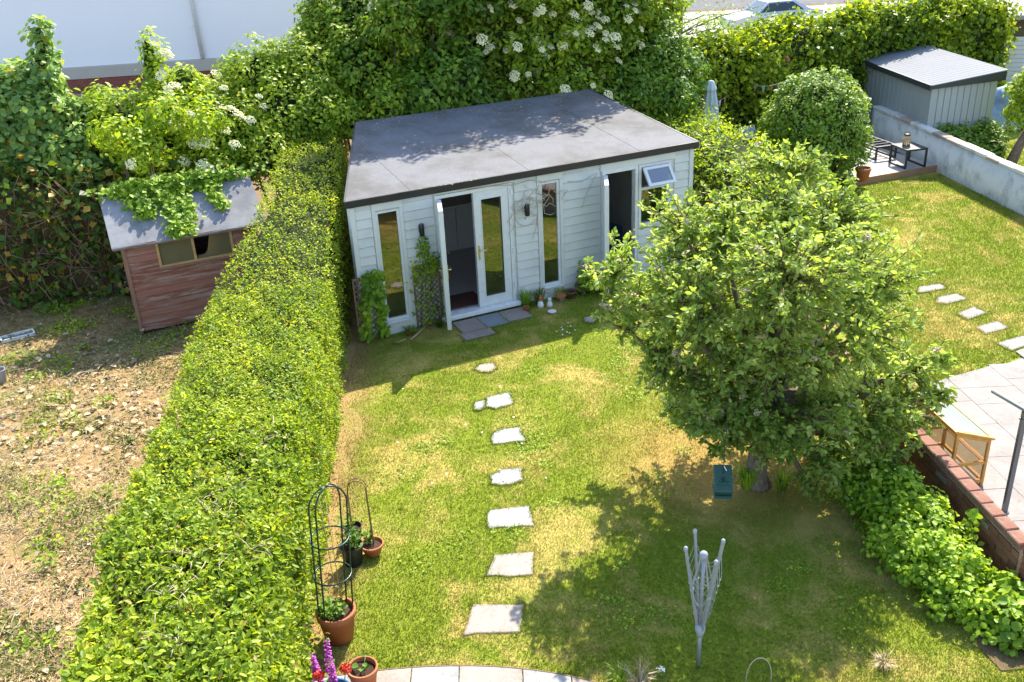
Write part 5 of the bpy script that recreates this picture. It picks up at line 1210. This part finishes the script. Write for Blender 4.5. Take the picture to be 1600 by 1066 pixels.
# blue pot of foxgloves and geraniums in the lower left corner
q = at(520,1085,.25); p5 = pot('glazed_pot', 'blue glazed pot of flowers at the bottom edge', (q.x,q.y,0), .17, .27, 'blue_glaze', rim=False, soil=.85)
q0 = Vector((q.x,q.y,0))
def foxglove(px, py, label, seed, h_off, lean):
    t = empty('foxglove', (q.x+h_off[0],q.y+h_off[1],.235), 0, label, 'flower', 'foxgloves in the blue pot'); b0 = Vector((q.x+h_off[0],q.y+h_off[1],0)); top = over(px, py, b0); H = top.z-.235
    MB().tube([(0,0,0),(lean*.4,0,H*.5),(lean,0,H)], [.006,.005,.002], 6).build('stem', M['green_stem'], t)
    r2 = random.Random(seed); mb = MB(); n = 46
    for k in range(n):
        f = .38+.58*k/n; sz = .020*(1.25-f*.75); a = k*2.4+r2.uniform(-.4,.4)
        c = Vector((lean*f**1.3, 0, H*f)); d = Vector((math.cos(a), math.sin(a), -.55)).normalized()
        x = d.orthogonal().normalized(); y = d.cross(x); vs = []; L_ = sz*2.3
        for rr_, ll in ((.35,.15),(.75,.5),(.8,.8),(1.15,1.0)):
            for j in range(7): aa = 2*math.pi*j/7; vs.append(c + d*(L_*ll) + (x*math.cos(aa)+y*math.sin(aa))*sz*rr_*.72)
        fs = [(i*7+j, i*7+(j+1)%7, (i+1)*7+(j+1)%7, (i+1)*7+j) for i in range(3) for j in range(7)] + [tuple(range(6,-1,-1))]
        mb.add(vs, fs, True)
    mb.build('bells', M['petal_purple'], t)
    rng = np.random.default_rng(seed); m_ = 26; a = rng.random(m_)*6.28; z = np.where(rng.random(m_) < .5, H*rng.uniform(.93,1.03,m_), H*rng.uniform(.0,.3,m_))
    P = np.stack([np.cos(a)*.02+lean*(z/H), np.sin(a)*.02, z], 1); leaves('foliage', P, unit(np.stack([np.cos(a)*.5, np.sin(a)*.5, np.ones(m_)], 1)), np.where(z > H*.5, .022, .09), M['lf_pot'], t, .5, 'hex', rng, A=np.stack([np.cos(a), np.sin(a), .2+0*a], 1))
foxglove(477,1022,'purple foxglove spike farthest left in the blue pot',1,(-.09,.0),-.03)
foxglove(516,992,'tallest purple foxglove with a green tip in the blue pot',2,(-.01,.05),.02)
foxglove(524,1030,'short purple foxglove spike beside the red geranium',3,(.03,-.05),.01)
for i, (px, py, lb_) in enumerate(((540,1042,'red geranium head right of the foxgloves'),(497,1056,'red geranium heads between the foxgloves'))):
    b0 = Vector((q.x+(.09,-.03)[i], q.y+(.02,-.06)[i], 0)); top = over(px, py, b0); t = empty('geranium', (b0.x,b0.y,.235), 0, lb_, 'flower', 'geraniums in the blue pot'); H = top.z-.235; dx = top.x-b0.x
    MB().tube([(0,0,0),(dx*.6,0,H*.6),(dx,0,H-.02)], .004, 5).build('stem', M['green_stem'], t)
    rng = np.random.default_rng(i+3); n = 90; d = rdir(n, rng); d[:,2] = abs(d[:,2])*.9-.1; P = d*np.array([.04,.04,.032])+np.array([dx,0,H-.01])
    V, sz_, I, k = leaf_arrays(P, d+rng.normal(size=d.shape)*.3, .026, .9, 'hex', rng); link('flower_head', np_mesh('flower_head', V, sz_, I, M['petal_red']), t)

# ------------------------------------------------------------------ folded rotary drier
db = at(1091,1042); dr = empty('rotary_drier', (db.x,db.y,0), 0, 'half folded silver rotary clothes drier standing in the lawn', 'clothes drier')
zt = over(1097,866,db).z; zc = over(1094,985,db).z; za = zt+.06
MB().tube([(0,0,-.01),(0,0,zc+.06)], .018, 14).build('lower_pole', M['alu'], dr)
MB().tube([(0,0,zc+.02),(.0,0,zt)], .016, 14).build('upper_pole', M['alu'], dr)
MB().lathe([(0,zc-.06),(.028,zc-.06),(.034,zc-.03),(.045,zc),(.045,zc+.05),(.026,zc+.07),(0,zc+.07)], 16).build('collar', M['plastic_grey'], dr)
hb = MB().lathe([(0,zt-.05),(.026,zt-.05),(.036,zt-.02),(.036,zt),(.026,zt+.02),(0,zt+.028)], 16).build('hub', M['plastic_grey'], dr)
tips = []
for px, py in ((1068,864),(1092,836),(1127,850),(1111,886)):
    d = ray(px, py); best = None
    # the arm tips stand at about one height round the pole
    tips.append(None)
offs = ((-.15,.02,-.01),(-.03,.24,.00),(.165,.03,.04),(.06,-.19,-.0))
for i, (dx, dy, dz) in enumerate(offs):
    tip = Vector((dx,dy,za+dz)); root = Vector((dx*.16,dy*.16,zc+.03)); tips[i] = tip
    ar = MB().bar(root, tip, .020, .026).build('arm', M['alu'], dr)
    MB().lathe([(0,-.02),(.018,-.018),(.018,.012),(.01,.022),(0,.024)], 10).build('arm_cap', M['plastic_grey'], ar, tip)
    mid = root.lerp(tip,.50); MB().bar(Vector((dx*.15,dy*.15,zt-.02)), mid, .012, .012).build('strut', M['alu'], dr)
    MB().box((-.014,-.014,-.014),(.014,.014,.014)).build('joint', M['plastic_grey'], dr, mid)
rr = random.Random(2); ln_ = MB()
order = [0,1,2,3]
for k in range(7):
    f = .30+.1*k
    for i in range(4):
        a, c = Vector((offs[i][0]*.16,offs[i][1]*.16,zc+.03)).lerp(tips[i], f), Vector((offs[(i+1)%4][0]*.16,offs[(i+1)%4][1]*.16,zc+.03)).lerp(tips[(i+1)%4], f)
        sag = .16+.10*f+rr.uniform(-.04,.04); md_ = (a+c)/2; out = Vector((md_.x,md_.y,0))*.55
        pts = [a*(1-t)**2 + (md_+out-Vector((0,0,sag*1.5)))*2*t*(1-t) + c*t*t for t in np.linspace(0,1,9)]
        ln_.tube(pts, .002, 4, False)
ln_.build('washing_line', M['line_cord'], dr)
# ------------------------------------------------------------------ hanging green bird feeder
fp = at(1129,766,.95); fd = empty('bird_feeder', fp, rad(-8), 'dark green hanging bird feeder below the apple tree', 'bird feeder')
MB().bev((-.09,-.12,-.02),(.09,.12,.0),.012).build('tray', M['green_plastic'], fd)
MB().bev((-.065,-.08,.002),(.065,.08,.13),.01).build('hopper', M['green_plastic'], fd)
mr = Matrix.Rotation(rad(26), 4, 'X'); MB().bev((-.09,-.155,-.008),(.09,.155,.012),.010,Matrix.Translation((0,0,.135))@mr).build('lid', M['green_plastic'], fd)
MB().lathe([(0,0),(.017,0),(.017,.012),(0,.014)], 12).build('lid_knob', M['black_plastic'], fd, (0,-.02,.142))
MB().box((-.004,-.03,0),(.006,.03,.004)).build('clip', M['upvc'], fd, (.02,.08,.20), (rad(26),0,.5))
MB().tube([(0,.03,.17),(0,.03,.45),(.01,.03,.75),(.01,.06,1.05)], .0035, 6).build('hanging_wire', M['black_plastic'], fd)

# ------------------------------------------------------------------ cold frame on the right hand patio
f1 = at(1549,684,.66); f2 = at(1497,676,.76); f3 = at(1437,622,.76)
cfd = Vector((f3.x-f2.x, f3.y-f2.y, 0)); cl_ = cfd.length; cya = math.atan2(cfd.y,cfd.x); cw = Vector((f1.x-f2.x,f1.y-f2.y,0)).length
cfr = empty('cold_frame', (f2.x,f2.y,.03), cya, 'orange pine cold frame with clear panels standing behind the brick wall', 'cold frame')
cw = max(.36,min(cw,.5)); hL, hR = .72, .60; ps = .035       # local x away from viewer, -y to the right
posts = {}
for nm, x_, y_, h in (('a',0,0,hL),('b',0,-cw,hR),('c',cl_,0,hL),('d',cl_,-cw,hR)): MB().bev((x_-ps/2,y_-ps/2,0),(x_+ps/2,y_+ps/2,h),.004).build('post', M['oiled_pine'], cfr)
def rail(a, c, w_=.03, h=.035): MB().bar(a, c, w_, h).build('rail', M['oiled_pine'], cfr)
for zl, zr in ((.06,.06),(.30,.30)):
    rail((ps/2,0,zl),(cl_-ps/2,0,zl)); rail((ps/2,-cw,zr),(cl_-ps/2,-cw,zr)); rail((0,-ps/2,zl),(0,-cw+ps/2,zr)); rail((cl_,-ps/2,zl),(cl_,-cw+ps/2,zr))
rail((ps/2,0,hL-.02),(cl_-ps/2,0,hL-.02)); rail((ps/2,-cw,hR-.02),(cl_-ps/2,-cw,hR-.02)); rail((0,-ps/2,hL-.03),(0,-cw+ps/2,hR-.02)); rail((cl_,-ps/2,hL-.03),(cl_,-cw+ps/2,hR-.02))
def quad(name, pts, mat, parent, th=.004):
    a, b_, c, d = [Vector(p) for p in pts]; n = (b_-a).cross(c-a).normalized()*th; MB().add([a,b_,c,d,a+n,b_+n,c+n,d+n], [(3,2,1,0),(4,5,6,7),(0,1,5,4),(1,2,6,5),(2,3,7,6),(3,0,4,7)]).build(name, M[mat], parent)
for z0_, z1_ in ((.08,.28),(.32,None)):
    l1, r1 = (z1_ or hL-.04), (z1_ or hR-.04)
    quad('side_panel', [(ps/2,.002,z0_),(cl_-ps/2,.002,z0_),(cl_-ps/2,.002,l1),(ps/2,.002,l1)], 'perspex', cfr); quad('side_panel', [(ps/2,-cw,z0_),(cl_-ps/2,-cw,z0_),(cl_-ps/2,-cw,r1),(ps/2,-cw,r1)], 'perspex', cfr)
    quad('end_panel', [(0,-ps/2,z0_),(0,-cw+ps/2,z0_),(0,-cw+ps/2,r1),(0,-ps/2,l1)], 'perspex', cfr); quad('end_panel', [(cl_,-ps/2,z0_),(cl_,-cw+ps/2,z0_),(cl_,-cw+ps/2,r1),(cl_,-ps/2,l1)], 'perspex', cfr)
rail((.02,-cw/2-.19,.305),(cl_-.02,-cw/2-.19,.305),.05,.015)
lid = MB()
def lz(y): return hL+.018 + (hR-hL)*(-y/cw)
for a, c in (((-.03,.03),(cl_+.03,.03)),((-.03,-cw-.03),(cl_+.03,-cw-.03)),((-.015,.03),(-.015,-cw-.03)),((cl_+.015,.03),(cl_+.015,-cw-.03))): lid.bar((a[0],a[1],lz(a[1])),(c[0],c[1],lz(c[1])),.036,.026)
lo_ = lid.build('lid', M['oiled_pine'], cfr); quad('lid_panel', [(.0,.01,lz(.01)),(cl_,.01,lz(.01)),(cl_,-cw-.01,lz(-cw-.01)),(0,-cw-.01,lz(-cw-.01))], 'frosted', lo_, .005)
# metal handrail at the right edge
hb_ = at(1569,800,.03); hr = empty('handrail', (hb_.x,hb_.y,.028), 0, 'grey tubular metal handrail at the right edge of the patio', 'handrail')
zt_ = over(1598,640,hb_).z-.03; e0 = at(1551,611,zt_+.03)-Vector((hb_.x,hb_.y,.03)); 
MB().box((-.023,-.023,0),(.023,.023,zt_-.02)).build('post', M['steel_rail'], hr)
MB().lathe([(0,0),(.05,0),(.05,.008),(0,.008)], 14).build('base_plate', M['steel_rail'], hr)
dirv = Vector((e0.x,e0.y,0)); MB().tube([Vector((0,0,zt_))+dirv, Vector((0,0,zt_)), Vector((0,0,zt_))-dirv*1.6], .022, 12).build('rail', M['alu'], hr)
MB().box((-.03,-.03,-.02),(.03,.03,.0)).build('bracket', M['steel_rail'], hr, (0,0,zt_-.10))

# ------------------------------------------------------------------ deck and what stands on it
d1, d2 = at(1347,289), at(1466,268); dyaw = math.atan2(d2.y-d1.y, d2.x-d1.x); dw = (d2-d1).length
dk = empty('timber_deck', (d1.x,d1.y,0), dyaw, 'low grey timber deck beside the whitewashed wall', 'deck')
DH = .15; dd_ = 3.4; dm = Matrix.Translation((d1.x,d1.y,0)) @ Matrix.Rotation(dyaw,4,'Z')
nb = 24
for k in range(nb): y0 = .03+k*dd_/nb; MB().bev((-.3,y0+.004,DH-.025),(dw-.02-.03*k/nb,y0+dd_/nb-.004,DH),.003).build('deck_board', M['deck'], dk)
MB().box((-.32,-.005,0),(dw,.028,DH+.006)).build('fascia_board', M['deck_edge'], dk); MB().box((-.3,.04,0),(dw-.1,dd_,DH-.03)).build('joists', M['trellis_wood'], dk)
q = at(1350,285,DH); pot('terracotta_pot', 'terracotta pot at the deck corner beside the ball shaped bush', (q.x+.0,q.y+.12,DH), .17, .30, 'terracotta', 'clay pots on the lawn')
def frame_table(name, label, loc, yaw, w_, d_, h, cat, top=None, mat='dark_metal', slats=0, back=False):
    t = empty(name, loc, yaw, label, cat); s_ = .04
    for x_ in (0, w_):
        for y_ in (0, d_): MB().box((x_-s_/2,y_-s_/2,0),(x_+s_/2,y_+s_/2,h-.04)).build('leg', M[mat], t)
        MB().box((x_-s_/2,s_/2,0),(x_+s_/2,d_-s_/2,.035)).build('foot_bar', M[mat], t)
    fr_ = MB(); fr_.box((-.02,-.02,h-.04),(w_+.02,.02,h)); fr_.box((-.02,d_-.02,h-.04),(w_+.02,d_+.02,h)); fr_.box((-.02,.02,h-.04),(.02,d_-.02,h)); fr_.box((w_-.02,.02,h-.04),(w_+.02,d_-.02,h)); fr_.build('frame', M[mat], t)
    if top: MB().box((.02,.02,h-.012),(w_-.02,d_-.02,h-.002)).build('top', M[top], t)
    for k in range(slats): y = .06+(d_-.12)*k/(slats-1); MB().box((.02,y-.02,h-.03),(w_-.02,y+.02,h-.008)).build('slat', M[mat], t)
    if back:
        for y_ in (d_*.02, d_*.98): MB().box((-.03,y_-.02,h),(.01,y_+.02,h+.42)).build('back_post', M[mat], t)
        MB().box((-.03,d_*.02+.02,h+.38),(.01,d_*.98-.02,h+.42)).build('back_rail', M[mat], t)
    return t
ta = at(1414,264.5,DH); tcw = at(1445,261,DH); tya = math.atan2(tcw.y-ta.y, tcw.x-ta.x)
frame_table('side_table', 'black metal side table with slate top at the front of the deck', ta, tya, .50, .62, .45, 'table', 'anthracite')
sa = at(1368,250.5,DH); sb2 = at(1398,246.5,DH); frame_table('sofa_frame', 'black metal slatted garden seat without cushions on the deck', sa, math.atan2(sb2.y-sa.y,sb2.x-sa.x), (sb2-sa).length, 1.75, .32, 'garden seat', None, slats=9, back=False)
tm_ = Matrix.Translation(ta) @ Matrix.Rotation(tya,4,'Z'); lp = tm_ @ Vector((.20,.36,.45))
la = empty('lantern', lp, 0, 'small woven lantern standing on the black side table', 'lantern')
MB().lathe([(0,0),(.085,0),(.085,.02),(0,.02)], 18).build('base', M['black_plastic'], la)
for k in range(14): a = 2*math.pi*k/14; MB().tube([(math.cos(a)*.075,math.sin(a)*.075,.02),(math.cos(a)*.088,math.sin(a)*.088,.13),(math.cos(a)*.07,math.sin(a)*.07,.24)], .0075, 5).build('cane', M['rattan'], la)
for z in (.08,.16): MB().tube([(math.cos(a)*.086,math.sin(a)*.086,z) for a in np.linspace(0,6.283,19)], .007, 5, False).build('hoop', M['rattan'], la)
MB().lathe([(.0,.24),(.075,.24),(.075,.262),(.05,.275),(0,.275)], 18).build('lid', M['black_plastic'], la)
MB().tube([(math.cos(a)*.07,0,.262+math.sin(a)*.06) for a in np.linspace(0,math.pi,9)], .004, 5).build('handle', M['black_plastic'], la)
# closed parasol, bunting and folding chair in front of the back hedge
pp = ond(1108,190,24.0); pb = Vector((pp.x,pp.y,0)); pa = empty('parasol', pb, 0, 'closed grey green parasol in front of the back hedge', 'parasol')
zt2 = ond(1107,126,24.0).z; 
MB().tube([(0,0,0),(0,0,zt2-.05)], .022, 10).build('pole', M['alu'], pa)
MB().lathe([(0,0),(.25,0),(.25,.06),(.05,.09),(0,.09)], 18).build('base', M['concrete'], pa)
vs = []; fs = []; seg = 32; rings = [(.62,.255),(.64,.25),(1.0,.215),(1.35,.175),(zt2-.24,.12),(zt2-.12,.085)]
for z, r in rings:
    for k in range(seg): a = 2*math.pi*k/seg; rr_ = r*(1+.16*math.cos(8*a)+.05*math.cos(3*a+z)); vs.append((math.cos(a)*rr_, math.sin(a)*rr_, z))
for i in range(len(rings)-1):
    for k in range(seg): k2 = (k+1)%seg; fs.append((i*seg+k,i*seg+k2,(i+1)*seg+k2,(i+1)*seg+k))
o = MB(); o.add(vs, fs, True); o.build('canopy', M['canvas'], pa)
vs = []; fs = []; rings = [(zt2-.22,.15),(zt2-.10,.11),(zt2-.02,.07),(zt2,.04)]
for z, r in rings:
    for k in range(seg): a = 2*math.pi*k/seg; rr_ = r*(1+.10*math.cos(8*a)); vs.append((math.cos(a)*rr_, math.sin(a)*rr_, z))
for i in range(3):
    for k in range(seg): k2 = (k+1)%seg; fs.append((i*seg+k,i*seg+k2,(i+1)*seg+k2,(i+1)*seg+k))
fs.append(tuple(3*seg+k for k in range(seg))); o = MB(); o.add(vs, fs, True); o.build('vent_cap', M['canvas'], pa)
def bunting(label, pxs, Y, colours):
    P = [ond(x_, y_, Y_) for (x_, y_), Y_ in zip(pxs, Y)]; t = empty('bunting', P[0], 0, label, 'bunting', 'strings of bunting by the back hedge'); o0 = P[0]
    MB().tube([p-o0 for p in P], .006, 5).build('cord', M['bunting_cream'], t); k = 0
    for a, c in zip(P[:-1], P[1:]):
        n = max(1, int((c-a).length/.24))
        for j in range(n):
            m_ = a.lerp(c,(j+.5)/n)-o0; d = (c-a).normalized()*.075
            MB().add([m_-d, m_+d, m_+Vector((0,-.01,-.19)), m_-d+Vector((0,.006,0)), m_+d+Vector((0,.006,0)), m_+Vector((0,-.004,-.19))], [(0,2,1),(3,4,5),(0,1,4,3),(1,2,5,4),(2,0,3,5)]).build('flag', M[colours[k % 3]], t); k += 1
CB = ['bunting_cream','bunting_orange','bunting_mint']
bunting('string of orange and cream flags left of the parasol', [(1052,164),(1070,167),(1095,167)], (24.6,24.4,24.2), CB)
bunting('short string of flags rising right of the parasol', [(1120,160),(1130,154),(1142,145)], (24.2,24.5,25.0), CB)
bunting('string of flags hanging left of the ball shaped bush', [(1174,128),(1186,134),(1200,135),(1212,132),(1242,122)], (24.8,24.5,24.2,23.8,23.0), ['bunting_cream','bunting_mint','bunting_orange'])
cp_ = ond(1172,235,23.2); ch = empty('folding_chair', (cp_.x,cp_.y,0), .5, 'silver framed folding chair between the loose hedge and the ball shaped bush', 'chair')
for s_ in (-.24,.24):
    MB().tube([(s_,-.25,0),(s_,.18,.88)], .014, 8).build('leg', M['alu'], ch); MB().tube([(s_,.28,0),(s_,-.22,.44)], .014, 8).build('leg', M['alu'], ch)
MB().tube([(-.24,.18,.88),(.24,.18,.88)], .014, 8).build('top_bar', M['alu'], ch)
MB().bev((-.22,-.22,.42),(.22,.16,.45),.01).build('seat', M['tarp_blue'], ch); MB().bev((-.22,.12,.58),(.22,.14,.86),.005,Matrix.Rotation(rad(0),4,'X')).build('backrest', M['tarp_blue'], ch)
# pink rose in the hedge
rp = ond(1228,93,25.3); ro = empty('pink_rose', rp, 0, 'single pink rose bloom on the face of the back hedge', 'flower')
rng = np.random.default_rng(2); d = rdir(46, rng); V, sz_, I, k = leaf_arrays(d*.05, d+rng.normal(size=d.shape)*.4, .085, .9, 'hex', rng); link('petals', np_mesh('petals', V, sz_, I, M['petal_pink']), ro)
MB().tube([(0,.0,-.02),(.05,.25,-.15),(.08,.6,-.4)], .008, 5).build('stem', M['green_stem'], ro)
# covered heap behind the metal shed
hp3 = ond(1556,155,25.6); tg = empty('tarpaulin_heap', (hp3.x+.35,hp3.y,0), 0, 'crumpled blue and white tarpaulin heap right of the metal shed', 'tarpaulin')
o = MB(); blob(o, (0,0,.45), (.55,.5,.62), 9, 26, 16, .35); o.build('sheet', M['tarp_blue'], tg); o = MB(); blob(o, (.35,-.25,.30), (.35,.3,.42), 12, 22, 12, .4); o.build('sheet', M['bunting_mint'], tg)
# pale outbuilding beyond the end of the back hedge
oa = ond(1552,118,29.5); ou = empty('outbuilding', (oa.x,oa.y,0), rad(-14), 'white boarded outbuilding with a window band beyond the back hedge', 'outbuilding')
zb, zw, zr_ = ond(1556,58,29.5).z, ond(1560,40,29.5).z, ond(1562,24,29.5).z
for k in range(14):
    z = k*zb/14; MB().bev((0,-.02,z+.004),(6,.06,z+zb/14-.004),.004).build('board', M['white_paint'], ou)
MB().box((.02,.07,0),(6,3,zb-.01)).build('wall', M['stucco'], ou)
MB().box((.05,.10,zb),(6,2.9,zr_-.1)).build('window_band', M['car_glass'], ou)
for k in range(7): MB().box((k*.9,.03,zb),(k*.9+.08,.099,zr_-.1)).build('mullion', M['shed_trim'], ou)
MB().bev((-.3,-.3,zr_-.1),(6.3,3.6,zr_+.02),.02).build('roof', M['concrete'], ou)
nt_ = ond(1585,10,33.5); o = MB(); vs = []; fs = []
for i in range(15):
    for j in range(6): vs.append((i*.35, .15*math.sin(i*1.7+j), j*.45+.05*math.sin(i*2.1)))
for i in range(14):
    for j in range(5): fs.append((i*6+j,(i+1)*6+j,(i+1)*6+j+1,i*6+j+1))
o.add(vs, fs, True); o = o.build('trampoline_net', M['net'], None, (nt_.x-.6,nt_.y,0), (0,0,rad(5))); sol = o.modifiers.new('thick','SOLIDIFY'); sol.thickness = .01; tag(o, 'teal green netting at the top right corner behind the outbuilding', 'net')
# parked car on the forecourt
cb = at(1150,22); car = empty('parked_car', (cb.x-.2,cb.y-7.5,0), rad(8), 'silver car on the forecourt, partly hidden by the back hedge', 'car')
prof = [(-2.1,.45),(-2.08,.75),(-1.6,.86),(-1.05,.95),(-.45,1.42),(.75,1.45),(1.45,1.08),(2.05,.98),(2.12,.5),(2.0,.3),(-2.0,.3)]
o = MB(); n = len(prof); ws = [.80,.84,.84,.82,.64,.64,.80,.82,.82,.8,.8]
vs = [(x_,-w2,z_) for (x_,z_), w2 in zip(prof,ws)] + [(x_,w2,z_) for (x_,z_), w2 in zip(prof,ws)]
o.add(vs, [tuple(range(n)), tuple(range(2*n-1,n-1,-1))] + [(i,n+i,n+(i+1)%n,(i+1)%n) for i in range(n)]); o.build('body', M['car_paint'], car)
for s_ in (-1,1):
    quad('side_window', [(-.85,s_*.79,1.0),(1.15,s_*.81,1.05),(.68,s_*.672,1.38),(-.42,s_*.672,1.36)], 'car_glass', car, .03*s_*-1)
    for x_ in (-1.3,1.35):
        w_ = MB().lathe([(.0,-.1),(.2,-.1),(.31,-.09),(.31,.09),(.2,.1),(0,.1)], 20).build('wheel', M['tyre'], car, (x_,s_*.76,.31), (rad(90),0,0)); MB().lathe([(0,-.105),(.18,-.105),(.18,.105),(0,.105)], 14).build('rim', M['alu'], w_)
    MB().bev((-2.13,s_*.6-.16,.66),(-2.07,s_*.6+.16,.80),.01).build('headlight', M['frosted'], car)
quad('windscreen', [(-1.0,-.74,1.0),(-1.0,.74,1.0),(-.48,.58,1.41),(-.48,-.58,1.41)], 'car_glass', car, .01); quad('rear_window', [(.80,-.58,1.43),(.80,.58,1.43),(1.38,.72,1.13),(1.38,-.72,1.13)], 'car_glass', car, .01)

# ------------------------------------------------------------------ ornaments by the garden room and small odds and ends
GO = 'ornaments in front of the garden room'
q = in_room(3.0,-.30); gn = empty('garden_gnome', q, RY, 'small gnome ornament with orange red hat by the white wall', 'ornament', GO)
MB().lathe([(0,0),(.05,0),(.055,.04),(.045,.09),(.03,.11),(0,.11)], 14).build('body', M['gnome_white'], gn); MB().lathe([(0,.10),(.03,.11),(.032,.13),(.02,.155),(0,.155)], 12).build('head', M['petal_tan'], gn); MB().lathe([(.036,.14),(.025,.18),(.0,.23)], 12).build('hat', M['gnome_red'], gn)
q = in_room(3.14,-.36); gn = empty('stone_cat', q, RY, 'little white animal ornament beside the gnome', 'ornament', GO)
MB().lathe([(0,0),(.05,0),(.05,.05),(.03,.10),(0,.11)], 14).build('body', M['gnome_white'], gn); MB().lathe([(0,.10),(.032,.12),(.03,.15),(0,.165)], 12).build('head', M['gnome_white'], gn); MB().lathe([(.014,.15),(0,.185)], 6).build('ear', M['gnome_white'], gn, (.018,0,0)); MB().lathe([(.014,.15),(0,.185)], 6).build('ear', M['gnome_white'], gn, (-.018,0,0))
q = in_room(3.42,-.24); bh = empty('bird_house', q, RY+.2, 'small brown house shaped ornament under the second tall window', 'ornament', GO)
MB().bev((-.06,-.05,0),(.06,.05,.10),.006).build('wall', M['trellis_wood'], bh); MB().add([(-.08,-.07,.095),(.08,-.07,.095),(.08,.07,.095),(-.08,.07,.095),(0,-.07,.17),(0,.07,.17)], [(0,1,4),(2,3,5),(1,2,5,4),(3,0,4,5),(3,2,1,0)]).build('roof', M['terracotta'], bh)
q = in_room(3.62,-.20); pot('terracotta_pot', 'squat brown planter against the wall beside the house ornament', (q.x,q.y,0), .11, .13, 'rust', 'clay pots on the lawn')
q = in_room(2.72,-.32); pot('terracotta_pot', 'tiny terracotta pot at the right end of the door sill', (q.x,q.y,0), .05, .08, 'terracotta', 'clay pots on the lawn')
q = in_room(3.05,-.62); o = MB().lathe([(0,0),(.06,0),(.075,.018),(.07,.02),(0,.008)], 16).build('saucer', M['gnome_white'], None, (q.x,q.y,.02)); tag(o, 'small pale saucer lying in the grass before the ornaments', 'saucer')
q = in_room(.68,-.22); pot('terracotta_pot', 'small brown pot lying below the first tall window', (q.x,q.y,0), .055, .10, 'rust', 'clay pots on the lawn')
for i, (a, c, lb_) in enumerate((((.62,-.45),(1.0,-.18),'pale dry stalk lying below the second trellis'),((.36,-.42),(.52,-.52),'short pale stick in the grass near the hedge corner'))):
    p, q = in_room(*a), in_room(*c); o = MB().tube([Vector((p.x,p.y,.035))-p, (Vector((q.x,q.y,.05))+Vector((p.x,p.y,.06)))/2-p, Vector((q.x,q.y,.10))-p], [.012,.011,.008], 6).build('dry_stalk', M['pale_stem'], None, p); tag(o, lb_, 'stick')
# clear plastic tray, grey bucket and green ball cap on the rough ground
q = at(28,527); tr = empty('plastic_tray', q, rad(34), 'pale plastic tray lying on the rough ground at the far left', 'tray')
tw_ = MB()
for lo, hi in (((-.26,-.11,0),(.26,-.09,.05)),((-.26,.09,0),(.26,.11,.05)),((-.26,-.09,0),(-.24,.09,.05)),((.24,-.09,0),(.26,.09,.05))): tw_.box(lo, hi)
tw_.build('rim', M['gnome_white'], tr); MB().box((-.239,-.089,.005),(.239,.089,.012)).build('bottom', M['frosted'], tr)
q = at(6,598); pot('metal_bucket', 'grey bucket cut off by the left edge of the picture', (q.x-.05,q.y,0), .12, .22, 'plastic_grey', rim=False, cat='bucket')
q = at(205,692); o = MB(); blob(o, (0,0,.035), (.055,.055,.035), 3, 12, 8, .05); o = o.build('green_lid', M['lf_lime'], None, (q.x,q.y,0)); tag(o, 'bright green round lid on the bare ground beside the hedge', 'lid')
# along the bottom edge: strappy plant, bent cane, dead seed head, forget-me-not
q = at(1000,1072); tuft('strappy_plant', 'pale strap leaved plant at the bottom edge of the lawn', (q.x,q.y,0), 34, .16, .22, 'litter', 61, 'plant', .006)
q = at(968,1064); tuft('grass_tuft', 'fresh green grass tuft at the bottom edge beside the strappy plant', (q.x,q.y,0), 50, .16, .18, 'lf_ivy', 62, 'grass', .004)
a, c = at(1158,1068), at(1209,1068); o = MB().tube([(-.11+0,0,0)]+[( -.11*math.cos(t_)*1.0, 0, .05+.26*math.sin(t_)**.8) for t_ in np.linspace(.15,math.pi-.15,12)]+[(.11,0,0)], .005, 6).build('bent_cane', M['pale_stem'], None, ((a.x+c.x)/2,(a.y+c.y)/2-.02,0)); tag(o, 'bent pale cane hoop at the bottom edge of the lawn', 'cane')
q = at(1380,1042); tuft('dead_plant', 'withered grey plant in the shade near the lower right', (q.x,q.y,0), 60, .10, .16, 'litter', 63, 'plant', .004)
q = at(1032,1056); fm = tuft('forget_me_not', 'tiny pale blue flowers at the bottom edge', (q.x,q.y,0), 16, .08, .05, 'lf_pot', 64, 'flower', .004); link('flower_head', flower_mesh('pale_flower', .03, 16, M['petal_white'], 9, .02), fm, (0,0,.085))
o = MB(); o.prism([(-.12,-.3),(.18,-.28),(.26,.1),(.10,.34),(-.10,.28),(-.18,.0)], -.003, .012); q = at(1560,1010); o = o.build('bare_soil', M['earth'], None, (q.x,q.y,0)); tag(o, kind='structure')
